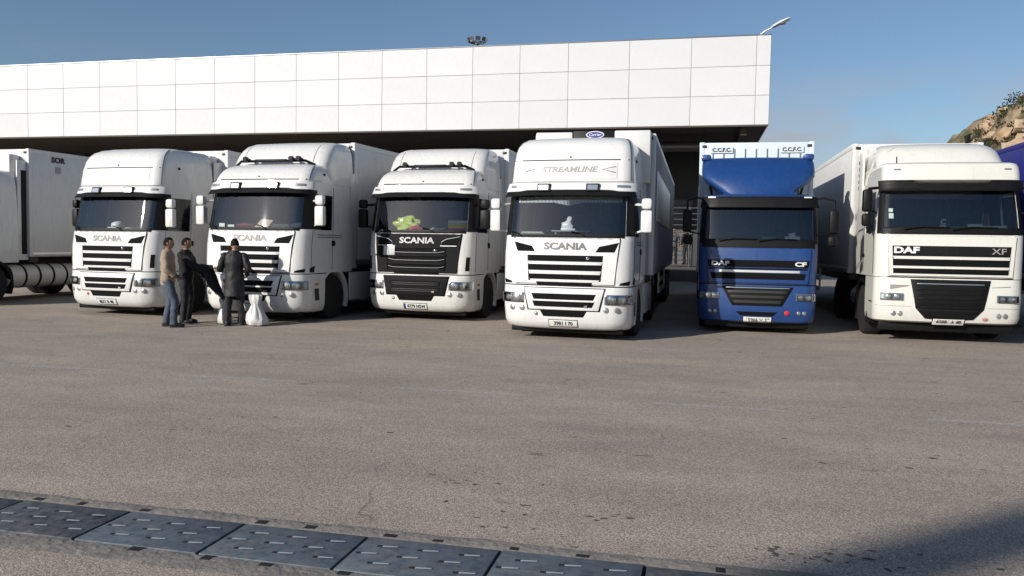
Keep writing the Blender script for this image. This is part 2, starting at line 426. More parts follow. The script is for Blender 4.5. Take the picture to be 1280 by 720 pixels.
def fender(root, x, y, r0, r1, w, m, a0=-10, a1=190):
    vs = []; fs = []; n = 14
    for i in range(n+1):
        t = R(a0+(a1-a0)*i/n)
        for rr, xx in ((r0, x-w/2), (r1, x-w/2), (r1, x+w/2), (r0, x+w/2)): vs.append((xx, y+rr*cos(t), .5+rr*sin(t)))
    for i in range(n):
        for k in range(4): fs.append([i*4+k, i*4+(k+1) % 4, (i+1)*4+(k+1) % 4, (i+1)*4+k])
    fs += [[0, 1, 2, 3], [n*4+3, n*4+2, n*4+1, n*4]]
    return mk('wheel_arch', vs, fs, m, root, 40)

def trailer(root, y0, rz=0.0, w=1.27, zb=1.18, zt=4.02, L=13.6, side=None, ribs=0, fridge=None, front=None, lines=True, tank=None):
    """semi trailer; its origin at the kingpin"""
    side = side or TRW; front = front or side
    yk = 1.6
    t = MB(); t.box(-w, w, 0, L, zb, zt, .03)
    t = t.build('trailer', side, root, 30); t.location = (0, y0+yk, 0); t.rotation_euler = (0, 0, rz)
    for v in t.data.vertices: v.co.y -= yk
    A = lambda mb, nm, m, sm=35: (setattr(mb, 'v', [v-Vector((0, yk, 0)) for v in mb.v]), mb.build(nm, m, t, sm))[1]
    fr = MB()
    for x in (-.45, .45): fr.box(x-.06, x+.06, .8, L-.1, zb-.32, zb-.005)
    fr.box(-w+.05, w-.05, .02, .3, zb-.14, zb-.005)
    A(fr, 'trailer_frame', STEEL, 0)
    # edge rails on the box: bottom, top, corner posts
    for g in (-1, 1):
        A(MB().box(g*w-.012, g*w+.012, .04, L-.04, zb+.002, zb+.12, .006), 'bottom_rail', ALU if not ribs else side)
        A(MB().box(g*w-.010, g*w+.010, .04, L-.04, zt-.10, zt+.006, .006), 'top_rail', front)
        A(MB().box(g*(w-.05)-.055, g*(w-.05)+.062, -.012, .10, zb+.004, zt+.010, .02), 'corner_post', front)
        A(MB().box(g*(w-.10)-.05, g*(w-.10)+.05, -.022, -.010, zt-.12, zt-.06, .004), 'marker_lamp', DARKP)
        for y in (3.6,):
            A(MB().box(g*.62-.05, g*.62+.05, y-.05, y+.05, .25, zb-.01).box(g*.62-.13, g*.62+.13, y-.13, y+.13, .0, .05), 'landing_leg', STEEL, 0)
        A(MB().box(g*(w-.06)-.015, g*(w-.06)+.015, 4.5, 8.4, .55, .68).box(g*(w-.06)-.015, g*(w-.06)+.015, 4.5, 8.4, .85, .97).box(g*(w-.08)-.02, g*(w-.08)+.02, 4.6, 4.7, .55, zb-.01).box(g*(w-.08)-.02, g*(w-.08)+.02, 8.2, 8.3, .55, zb-.01), 'side_guard', ALU, 0)
        for y in (9.0, 10.3, 11.6):
            h = MB(); h.m = 0
            h.lathe([(-.18, .29), (-.19, .42), (-.15, .5), (0, .505), (.15, .5), (.19, .42), (.18, .29)], (g*(w-.21), y, .505), n=22); h.m = 1
            h.lathe([(g*.19, .29), (g*.06, .25), (g*.05, .12), (g*.14, .10), (g*.15, .03)], (g*(w-.21), y, .505), n=18)
            A(h, 'trailer_wheel', [RUBBER, RIMM], 50)
    if ribs:
        for i in range(ribs):
            y = .35+(L-.6)*i/(ribs-1)
            A(MB().box(w-.004, w+.018, y-.035, y+.035, zb+.14, zt-.12), 'side_rib', side, 0)
    if fridge:
        fridge(A)
    return t, A

# ------------------------------------------------------------------ ground, channel, markings
def asphalt():
    m = bpy.data.materials.new('asphalt'); m.use_nodes = True; nt = m.node_tree; b = nt.nodes['Principled BSDF']
    N = nt.nodes.new; Lk = nt.links.new
    tc = N('ShaderNodeTexCoord')
    def nz(scale, det=4, rough=.6, sx=(1,1,1)):
        mp = N('ShaderNodeMapping'); mp.inputs['Scale'].default_value = sx; Lk(tc.outputs['Object'], mp.inputs[0])
        n = N('ShaderNodeTexNoise'); n.inputs['Scale'].default_value = scale; n.inputs['Detail'].default_value = det; n.inputs['Roughness'].default_value = rough
        Lk(mp.outputs[0], n.inputs['Vector']); return n.outputs[0]
    def rng(s, a, c, lo=0, hi=1):
        r = N('ShaderNodeMapRange'); r.inputs['From Min'].default_value = a; r.inputs['From Max'].default_value = c; r.inputs['To Min'].default_value = lo; r.inputs['To Max'].default_value = hi
        Lk(s, r.inputs['Value']); return r.outputs[0]
    def mix(f, a, c, bt='MIX'):
        x = N('ShaderNodeMixRGB'); x.blend_type = bt
        for i, s in ((0, f), (1, a), (2, c)):
            if isinstance(s, (int, float)): x.inputs[i].default_value = s if i == 0 else (s, s, s, 1)
            elif isinstance(s, tuple): x.inputs[i].default_value = (*s, 1)
            else: Lk(s, x.inputs[i])
        return x.outputs[0]
    vo = N('ShaderNodeTexVoronoi'); vo.inputs['Scale'].default_value = 105; Lk(tc.outputs['Object'], vo.inputs['Vector'])
    sv = N('ShaderNodeSeparateXYZ'); Lk(vo.outputs['Color'], sv.inputs[0])
    c = mix(sv.outputs[0], (.19, .157, .126), (.74, .625, .515))
    c = mix(rng(vo.outputs['Distance'], .35, .75, 0, .7), c, (.13, .110, .095))
    vo2 = N('ShaderNodeTexVoronoi'); vo2.inputs['Scale'].default_value = 260; Lk(tc.outputs['Object'], vo2.inputs['Vector'])
    sv2 = N('ShaderNodeSeparateXYZ'); Lk(vo2.outputs['Color'], sv2.inputs[0])
    c = mix(.35, c, mix(sv2.outputs[0], (.19, .157, .127), (.56, .475, .395)))
    c = mix(1, c, mix(rng(nz(.35, 6, .6, (1, 2.2, 1)), .3, .7), (.84, .84, .85), (1.14, 1.12, 1.09)), 'MULTIPLY')
    c = mix(1, c, mix(rng(nz(1.6, 5, .65, (.6, 1.6, 1)), .3, .7), (.88, .88, .89), (1.08, 1.08, 1.07)), 'MULTIPLY')
    c = mix(rng(nz(75, 2, .5), .56, .66, 0, .6), c, (.12, .10, .085))
    c = mix(rng(nz(55, 2, .5, (1, 1, 3)), .64, .70, 0, .5), c, (.62, .56, .50))
    # worn tyre polish, oil spots and small dark chips
    c = mix(rng(nz(.9, 7, .7, (.45, 1.1, 1)), .60, .80, 0, .22), c, (.085, .077, .072))
    c = mix(rng(nz(2.6, 4, .5, (.7, 1.8, 1)), .69, .745, 0, .6), c, (.09, .078, .07))
    # fine cracks
    vc = N('ShaderNodeTexVoronoi'); vc.feature = 'DISTANCE_TO_EDGE'; vc.inputs['Scale'].default_value = .55
    w = N('ShaderNodeMixRGB'); w.inputs[0].default_value = .35; Lk(tc.outputs['Object'], w.inputs[1])
    wn = N('ShaderNodeTexNoise'); wn.inputs['Scale'].default_value = 1.5; wn.inputs['Detail'].default_value = 6; Lk(tc.outputs['Object'], wn.inputs['Vector']); Lk(wn.outputs['Color'], w.inputs[2])
    Lk(w.outputs[0], vc.inputs['Vector'])
    ck = rng(vc.outputs['Distance'], .0, .006, 1, 0)
    mk_ = N('ShaderNodeMath'); mk_.operation = 'MULTIPLY'; Lk(ck, mk_.inputs[0]); Lk(rng(nz(.5, 3), .52, .62, 0, .55), mk_.inputs[1])
    c = mix(mk_.outputs[0], c, (.06, .055, .05))
    Lk(c, b.inputs['Base Color']); b.inputs['Roughness'].default_value = .85; b.inputs['Specular IOR Level'].default_value = .3
    ad = N('ShaderNodeMath'); ad.operation = 'ADD'; Lk(rng(vo.outputs['Distance'], 0, 1, 1, 0), ad.inputs[0]); Lk(nz(70, 3), ad.inputs[1])
    bp = N('ShaderNodeBump'); bp.inputs['Strength'].default_value = .30; bp.inputs['Distance'].default_value = .006; Lk(ad.outputs[0], bp.inputs['Height']); Lk(bp.outputs[0], b.inputs['Normal'])
    return m

def worn_line():
    m = bpy.data.materials.new('worn_line_paint'); m.use_nodes = True; nt = m.node_tree; b = nt.nodes['Principled BSDF']; N = nt.nodes.new
    b.inputs['Base Color'].default_value = (.72, .70, .66, 1); b.inputs['Roughness'].default_value = .8
    tc = N('ShaderNodeTexCoord'); n = N('ShaderNodeTexNoise'); n.inputs['Scale'].default_value = 14; n.inputs['Detail'].default_value = 8; n.inputs['Roughness'].default_value = .8
    nt.links.new(tc.outputs['Object'], n.inputs['Vector'])
    r = N('ShaderNodeMapRange'); r.inputs['From Min'].default_value = .40; r.inputs['From Max'].default_value = .66; r.inputs['To Max'].default_value = .55
    nt.links.new(n.outputs[0], r.inputs['Value']); nt.links.new(r.outputs[0], b.inputs['Alpha'])
    return m

def build_ground():
    CH0, CH1 = 3.70, 4.52
    A = asphalt()
    mb = MB().add([(-600,-600,0),(600,-600,0),(600,CH0,0),(-600,CH0,0)], [[0,1,2,3]])
    mb.add([(-600,CH1,0),(600,CH1,0),(600,34,gz(34)),(-600,34,gz(34)),(600,900,gz(34)),(-600,900,gz(34))], [[0,1,2,3],[3,2,4,5]])
    mb.add([(-600,CH0,0),(-60,CH0,0),(-60,CH1,0),(-600,CH1,0)], [[0,1,2,3]]).add([(60,CH0,0),(600,CH0,0),(600,CH1,0),(60,CH1,0)], [[0,1,2,3]])
    g = mb.build('ground', A, None, 0); g['kind'] = 'structure'
    CONC = mat('old_concrete', (.21, .185, .16), .9, var=.25, vscale=5, bump=.7, bscale=22, dirt=.55, dcol=(.10, .085, .07))
    rnd = random.Random(4)
    ch = MB(); n = 600
    for (ya, yb, outer) in ((CH0, 3.875, 0), (4.385, CH1, 1)):      # ragged edging of the channel
        vs = []; fs = []
        for i in range(n+1):
            x = -60+120*i/n; j = rnd.uniform(-.014, .014) if -8 < x < 6 else 0
            a, b = (ya+j-.01, yb) if outer == 0 else (ya, yb+j+.01)
            vs += [(x, a, .002), (x, a+(b-a)*.25, .007), (x, b-(b-a)*.12, .008), (x, b, .004), (x, b if outer == 0 else a, -.05)]
            if outer: vs[-2] = (x, b, .002); vs[-3] = (x, b-(b-a)*.25, .007); vs[-4] = (x, a+.01, .008); vs[-5] = (x, a, .004)
        for i in range(n):
            for k in range(3): fs.append([i*5+k, (i+1)*5+k, (i+1)*5+k+1, i*5+k+1])
            k = 3 if outer == 0 else 0
            fs.append([i*5+k, (i+1)*5+k, (i+1)*5+4, i*5+4])
        ch.add(vs, fs)
    ch.add([(-60,3.875,-.05),(60,3.875,-.05),(60,4.385,-.05),(-60,4.385,-.05)], [[0,1,2,3]])
    chan = ch.build('drainage_channel', CONC, None, 40); chan['kind'] = 'structure'
    PL = [mat('plate_steel_%s' % k, c, .5, .35, var=.35, vscale=7, bump=.12, bscale=30, dirt=.85, dcol=(.20, .185, .165), dlow=.42) for k, c in (('a', (.095, .125, .155)), ('b', (.065, .078, .095)), ('c', (.11, .14, .17)))]
    SLOT = mat('slot_dark', (.008, .008, .008), .8); RIBM = mat('slot_bright', (.50, .52, .54), .4, .3)
    for k in range(-9, 8):
        x0 = -2.67+.816*k; x1 = x0+.816-.022
        tilt = rnd.uniform(-.003, .003)
        p = MB(); p.box(x0, x1, 3.885, 4.375, -.03, .006+tilt+.004, .0015)
        po = p.build('cover_plate', PL[(k*2+k//2) % 3], chan, 30)
        zt = .0105+tilt
        for r, (yy, sh) in enumerate(((4.25, .08), (4.13, .0), (4.01, .12))):
            for c in range(4):
                xx = x0+.02+sh+c*.245
                if xx > x1-.12: continue
                s = MB(); s.m = 0
                s.box(xx, xx+.032, yy-.013, yy+.013, zt-.002, zt+.0006); s.m = 1
                s.add([(xx+.032,yy-.009,zt+.0007),(xx+.125,yy-.006,zt+.006),(xx+.125,yy+.007,zt+.006),(xx+.032,yy+.009,zt+.0007)], [[0,1,2,3]])
                s.build('lifting_slot', [SLOT, RIBM], po, 0)
        for yy, dxs in ((4.425, (.04, .39)), (3.845, (.03, .38))):
            for dx in dxs:
                if rnd.random() < .12: continue
                dx += rnd.uniform(-.03, .03); ww = rnd.uniform(.05, .085); hh = rnd.uniform(.018, .032); yy += rnd.uniform(-.004, .004)
                q = MB().box(x0+dx, x0+dx+ww, yy-hh, yy+hh, -.02, .0105, .003)
                q.build('anchor_recess', SLOT, chan, 0)
    # chips, oil drips and torn patches lying in the surface
    CHIP = mat('chipped_tar', (.085, .074, .065), .9, var=.4, vscale=20); PALE = mat('pale_scuff', (.34, .30, .265), .9, var=.3, vscale=15)
    mb = MB()
    def chip(x, y, rx, ry, m_):
        mb.m = m_; n = 11; r0 = rnd.uniform(0, 6); vs = []
        for k in range(n):
            t = 2*pi*k/n; q = rnd.uniform(.45, 1.1); vs.append((x+rx*q*cos(t+r0), y+ry*q*sin(t+r0), gz(y)+.003))
        mb.add(vs, [list(range(n))])
    for cx, cy, sp, num in ((.55, 4.75, .16, 16), (.9, 4.85, .25, 14), (-1.55, 5.6, .25, 10), (-.75, 5.15, .25, 10), (-1.1, 4.85, .3, 8), (1.6, 7.2, .5, 8), (-4.2, 6.8, .6, 8), (-3.0, 6.6, .3, 5), (-6, 9, 3, 14), (0, 11, 3.5, 16), (3.5, 13, 2, 12), (-5, 15.2, 1.2, 14), (-9, 12, 2, 10)):
        for k in range(num):
            a = rnd.gauss(0, sp); chip(cx+a, cy+rnd.gauss(0, sp*.45), rnd.uniform(.008, .034)*(1+.05*cy), rnd.uniform(.005, .018)*(1+.05*cy), 0)
    for k in range(40): chip(rnd.uniform(-9, 4), rnd.uniform(4.7, 14), rnd.uniform(.02, .06), rnd.uniform(.015, .04), 1)
    st = mb.build('surface_chips', [CHIP, PALE], None, 0); tag(st, 'scattered dark chips and scuffs in the asphalt', 'chips', kind='stuff')
    # faded dashes
    WL = worn_line()
    spots = [(-9.6,-7.42,8.97), (-6.45,-4.78,8.97), (-3.52,-1.87,8.97), (-.4,.96,8.97), (2.38,4.1,8.97), (-4.94,-3.57,15.56), (-12.6,-10.9,8.97)]
    for (a, b, y) in spots:
        o = MB().add([(a,y-.055,gz(y)+.004),(b,y-.055,gz(y)+.004),(b,y+.055,gz(y)+.005),(a,y+.055,gz(y)+.005)], [[0,1,2,3]]).build('road_marking', WL, None, 0); o['kind'] = 'structure'
build_ground()

# ------------------------------------------------------------------ terminal building
def build_building():
    PAN = [mat('cladding_%d' % i, c, .42, var=.03, vscale=.5, dirt=.16, dcol=(.45, .43, .39)) for i, c in enumerate(((.605, .61, .615), (.59, .595, .60), (.61, .615, .62), (.582, .587, .59)))]
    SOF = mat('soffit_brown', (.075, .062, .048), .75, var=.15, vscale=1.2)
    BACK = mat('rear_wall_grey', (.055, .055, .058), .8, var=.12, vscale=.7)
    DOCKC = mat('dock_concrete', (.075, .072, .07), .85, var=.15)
    Yf, XR = 34.0, 2.64
    root = empty('terminal_building', (0, Yf, 0))
    tag(root, 'long white panelled canopy building above the parked trucks', 'building')
    T = lambda x, y, z: (x, y-Yf, z)
    rnd = random.Random(2)
    edges = [XR, 2.09, -.47, -2.99, -5.56]
    while edges[-1] > -62: edges.append(edges[-1]-2.105)
    zs = [6.76, 7.94, 9.12, 10.32]; gap = .014
    shared = {}
    for i in range(len(edges)-1):
        for j in range(3):
            x1, x0 = edges[i]-gap/2, edges[i+1]+gap/2; z0, z1 = zs[j]+gap/2, zs[j+1]-gap/2
            w, h = round(x1-x0, 3), round(z1-z0, 3); mi = rnd.randrange(4); key = (w, h, mi)
            if key not in shared:
                o = MB().box(-w/2, w/2, 0, .05, -h/2, h/2, .006).build('cladding_panel', PAN[mi], root, 20); shared[key] = o.data
            else: o = link(bpy.data.objects.new('cladding_panel', shared[key]), root)
            o.location = ((x0+x1)/2, rnd.uniform(-.004, .004), (z0+z1)/2)
            o.rotation_euler = (rnd.uniform(-.0015, .0015), 0, rnd.uniform(-.0015, .0015))
    for j in range(3):       # end wall panels
        for k in range(6):
            y0 = .06+k*2.4
            MB().box(XR-.04, XR+.008, y0+gap/2, y0+2.4-gap/2, zs[j]+gap/2, zs[j+1]-gap/2, .012).build('cladding_panel', PAN[rnd.randrange(4)], root, 20)
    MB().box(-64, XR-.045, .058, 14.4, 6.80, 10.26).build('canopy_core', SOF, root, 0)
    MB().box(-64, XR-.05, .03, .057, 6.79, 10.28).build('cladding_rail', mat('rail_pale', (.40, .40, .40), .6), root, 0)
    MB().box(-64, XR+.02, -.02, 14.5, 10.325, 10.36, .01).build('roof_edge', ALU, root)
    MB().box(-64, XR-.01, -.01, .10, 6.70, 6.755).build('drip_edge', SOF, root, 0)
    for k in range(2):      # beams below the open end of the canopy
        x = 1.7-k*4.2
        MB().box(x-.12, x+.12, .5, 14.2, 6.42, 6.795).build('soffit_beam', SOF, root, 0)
    MB().tube([(-3.2, 3.2, 6.3), (2.0, 3.2, 6.3)], .22, 12).build('air_duct', mat('duct_metal', (.2, .19, .18), .45, .6), root)
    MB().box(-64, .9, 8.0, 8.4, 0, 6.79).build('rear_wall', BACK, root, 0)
    for k in range(8):
        x = .2-k*8.4
        MB().box(x-.25, x+.25, 4.0, 4.5, 0, 6.41, .03).build('column', DOCKC, root)
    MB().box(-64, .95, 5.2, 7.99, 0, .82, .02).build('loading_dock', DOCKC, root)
    for k in range(7):       # loading doors in the rear wall, slatted
        x = -1.7-k*4.2
        d = MB().box(x-1.4, x+1.4, 7.93, 7.995, .83, 4.2).build('roller_door', mat('roller_grey', (.10, .10, .105), .6), root, 0)
        for q in range(14): MB().box(x-1.36, x+1.36, 7.90, 7.928, .86+q*.237, .86+q*.237+.2, .008).build('door_slat', mat('roller_slat', (.13, .13, .135), .55), d)
    # railing at the end of the dock
    r = MB()
    for q in range(6): r.tube([(-1.6, 5.3, 2.3+q*.27), (.85, 5.3, 2.3+q*.27)], .025, 6)
    for x in (-1.6, -.4, .85): r.tube([(x, 5.3, .8), (x, 5.3, 3.7)], .035, 6)
    r.build('rail_screen', mat('rail_grey', (.10, .10, .10), .6, .2), root)
    return root
build_building()

def build_street_lamp():
    o = empty('street_lamp', (1.5, 37.5, 10.27)); tag(o, 'single street lamp on a thin arm above the right end of the white canopy', 'lamp')
    GAL = mat('galvanised', (.50, .50, .49), .45, .5)
    MB().tube([(0,0,0), (0,0,.2), (.35,-.1,.5), (1.15,-.3,1.05), (1.45,-.35,1.17)], [.06,.05,.04,.035,.035], 8).build('arm', GAL, o)
    h = MB(); d = Vector((.85, -.2, .38)).normalized(); c0 = Vector((1.38, -.34, 1.14)); u = d.cross(Vector((0,0,1))).normalized(); w = u.cross(d)
    rings = [(0, .07, .06), (.12, .15, .09), (.45, .19, .11), (.75, .15, .08), (.86, .05, .03)]
    vs = []; n = 12
    for a, ru, rw in rings:
        for k in range(n): vs.append(c0+d*a+u*ru*cos(2*pi*k/n)+w*rw*sin(2*pi*k/n)*(1 if sin(2*pi*k/n) > 0 else .5))
    fs = [[i*n+k, i*n+(k+1) % n, (i+1)*n+(k+1) % n, (i+1)*n+k] for i in range(4) for k in range(n)]+[list(range(n))[::-1], [4*n+k for k in range(n)]]
    hd = mk('lamp_head', vs, fs, mat('lamp_head_white', (.62, .63, .63), .4), o, 50)
    MB().blob(c0+d*.45-w*.055, (.17, .17, .03), 2, 0).build('lamp_glass', mat('lamp_glass', (.5, .5, .5), .2), hd)
build_street_lamp()

def build_flood_mast():
    o = empty('floodlight_mast', (-19.75, 70, 0)); tag(o, 'tall floodlight mast whose crown of lamps shows above the white roof', 'mast')
    G = mat('mast_grey', (.16, .16, .16), .5, .5)
    MB().tube([(0,0,0), (0,0,10), (0,0,19.6)], [.3,.22,.14], 10).build('mast_pole', G, o)
    ring = [(.62*cos(2*pi*k/16), .62*sin(2*pi*k/16), 19.75) for k in range(17)]
    MB().tube(ring, .035, 6, False).tube([(-.62,0,19.75), (.62,0,19.75)], .03, 6).tube([(0,-.62,19.75), (0,.62,19.75)], .03, 6).tube([(-.45,0,19.42), (.45,0,19.42)], .05, 6).build('head_frame', G, o)
    for k in range(9):
        t = 2*pi*k/9+.2; c = Vector((.78*cos(t), .78*sin(t), 19.98))
        d = Vector((cos(t), sin(t), -.4)).normalized(); u = Vector((-sin(t), cos(t), 0)); w = d.cross(u)
        vs = []
        for a, s in ((-.08, .10), (.08, .22)):
            for su, sw in ((-1,-1),(1,-1),(1,1),(-1,1)): vs.append(c+d*a+u*su*s+w*sw*s*.8)
        f = mk('floodlight', vs, [[0,3,2,1],[4,5,6,7],[0,1,5,4],[1,2,6,5],[2,3,7,6],[3,0,4,7]], mat('flood_case', (.14, .14, .15), .4, .4), o)
        mk('lamp_face', [vs[4]+d*.004+(c-vs[4])*.12, vs[5]+d*.004+(c-vs[5])*.12, vs[6]+d*.004+(c-vs[6])*.12, vs[7]+d*.004+(c-vs[7])*.12], [[0,1,2,3]], mat('flood_face', (.6, .6, .6), .15), f)
build_flood_mast()

def build_hill():
    rnd = random.Random(9)
    def H(x, y):
        ridge = max(0, min(1, (x-26.0)/16.0)); k = ridge**.75*21.3
        fall = max(0, 1-((y-128)/46)**2) if y < 128 else max(.0, 1-((y-128)/150)**2)
        base = k*fall*(1+.25*max(0, (x-40)/40)) if x < 80 else 27*fall
        v = Vector((x*.12, y*.12, 0))
        base += (noise.fractal(v, 1.0, 2.0, 5)*2.6)*min(1, base/6)
        v2 = Vector((x*.5, y*.5, 3)); base += abs(noise.noise(v2))*2.0*min(1, base/5)
        return max(base-.3, -.4)
    nx, ny = 110, 90; vs = []; fs = []
    for j in range(ny):
        for i in range(nx):
            x = 20+130*(i/(nx-1))**1.35; y = 84+130*(j/(ny-1))**1.2; vs.append((x, y, H(x, y)))
    for j in range(ny-1):
        for i in range(nx-1): a = j*nx+i; fs.append([a, a+1, a+nx+1, a+nx])
    m = bpy.data.materials.new('hill_earth'); m.use_nodes = True; nt = m.node_tree; b = nt.nodes['Principled BSDF']; b.inputs['Roughness'].default_value = .95
    n = nt.nodes.new('ShaderNodeTexNoise'); n.inputs['Scale'].default_value = .35; n.inputs['Detail'].default_value = 8; n.inputs['Roughness'].default_value = .7
    tc = nt.nodes.new('ShaderNodeTexCoord'); nt.links.new(tc.outputs['Object'], n.inputs['Vector'])
    cr = nt.nodes.new('ShaderNodeValToRGB'); e = cr.color_ramp.elements; e[0].position = .42; e[0].color = (.075, .07, .035, 1); e[1].position = .6; e[1].color = (.30, .215, .14, 1)
    nt.links.new(n.outputs[0], cr.inputs[0]); nt.links.new(cr.outputs[0], b.inputs['Base Color'])
    hill = mk('hillside', vs, fs, m, None, 50); hill['kind'] = 'structure'
    ROCK = [mat('rock_%d' % i, c, .9, var=.35, vscale=.9, bump=.8, bscale=4) for i, c in enumerate(((.38, .265, .165), (.34, .245, .16), (.42, .31, .21)))]
    def top(px):   # keep pieces on the camera side of the crest
        return px
    for k in range(240):
        x = rnd.uniform(29, 58); y = rnd.uniform(98, 128); z = H(x, y)
        if z < 8 or noise.noise(Vector((x*.25, y*.25, 2))) < -.25: continue
        r = rnd.uniform(.4, 1.35)
        MB().blob((x, y, z+r*.1), (r*rnd.uniform(.9, 1.6), r, r*rnd.uniform(.55, 1.2)), 2, .45, k).build('boulder', ROCK[k % 3], hill, 8)
    LEAF = [mat('scrub_%d' % i, c, .8, var=.4, vscale=3) for i, c in enumerate(((.030, .040, .015), (.05, .056, .02), (.022, .03, .012)))]
    mb = MB()
    for k in range(680):
        x = rnd.uniform(28, 62); y = rnd.uniform(94, 132); z = H(x, y)
        if z < 6: continue
        if noise.noise(Vector((x*.22, y*.22, 7))) < -.2: continue
        r = rnd.uniform(.5, 1.5); mb.m = rnd.randrange(3)
        for q in range(int(75*r)):
            d = Vector((rnd.gauss(0, 1), rnd.gauss(0, 1), abs(rnd.gauss(0, .8)))).normalized()*r*rnd.uniform(.5, 1.05)
            c = Vector((x, y, z))+d; a = Vector((rnd.uniform(-1,1), rnd.uniform(-1,1), rnd.uniform(-1,1))).normalized()*.17; bb = a.cross(Vector((rnd.uniform(-1,1), rnd.uniform(-1,1), rnd.uniform(-1,1)))).normalized()*.12
            mb.add([c-a, c+bb, c+a, c-bb], [[0,1,2,3]])
    s = mb.build('scrub', LEAF, None, 0); tag(s, 'dark green scrub covering the rocky hillside at the right', 'scrub', kind='stuff')
build_hill()

def build_shadow_blocker():
    # added unseen behind the photographer; its beam casts the shadow at lower right
    h = 13.0; d = Vector((cos(SUN_AZ), sin(SUN_AZ), 0)); ang = R(40.7); u = Vector((cos(ang), sin(ang), 0))
    c = Vector((1.3, 5.43, 0))+Vector((sin(ang), -cos(ang), 0))*.34-d*(h/math.tan(SUN_EL))
    C = mat('blocker_grey', (.42, .42, .41), .6, var=.1)
    o = empty('shadow_blocker', c, ang); tag(o, 'added unseen gantry behind the photographer, seen only by its shadow', 'blocker')
    MB().box(-9, 5, -.19, .19, h-.3, h+.15, .02).build('blocker_beam', C, o)
    for x in (-8.7, 4.7):
        p = MB().box(x-.2, x+.2, -.2, .2, 0, h-.31, .02).build('blocker_post', C, o); MB().box(x-.4, x+.4, -.4, .4, 0, .25, .03).build('blocker_footing', C, p)
build_shadow_blocker()

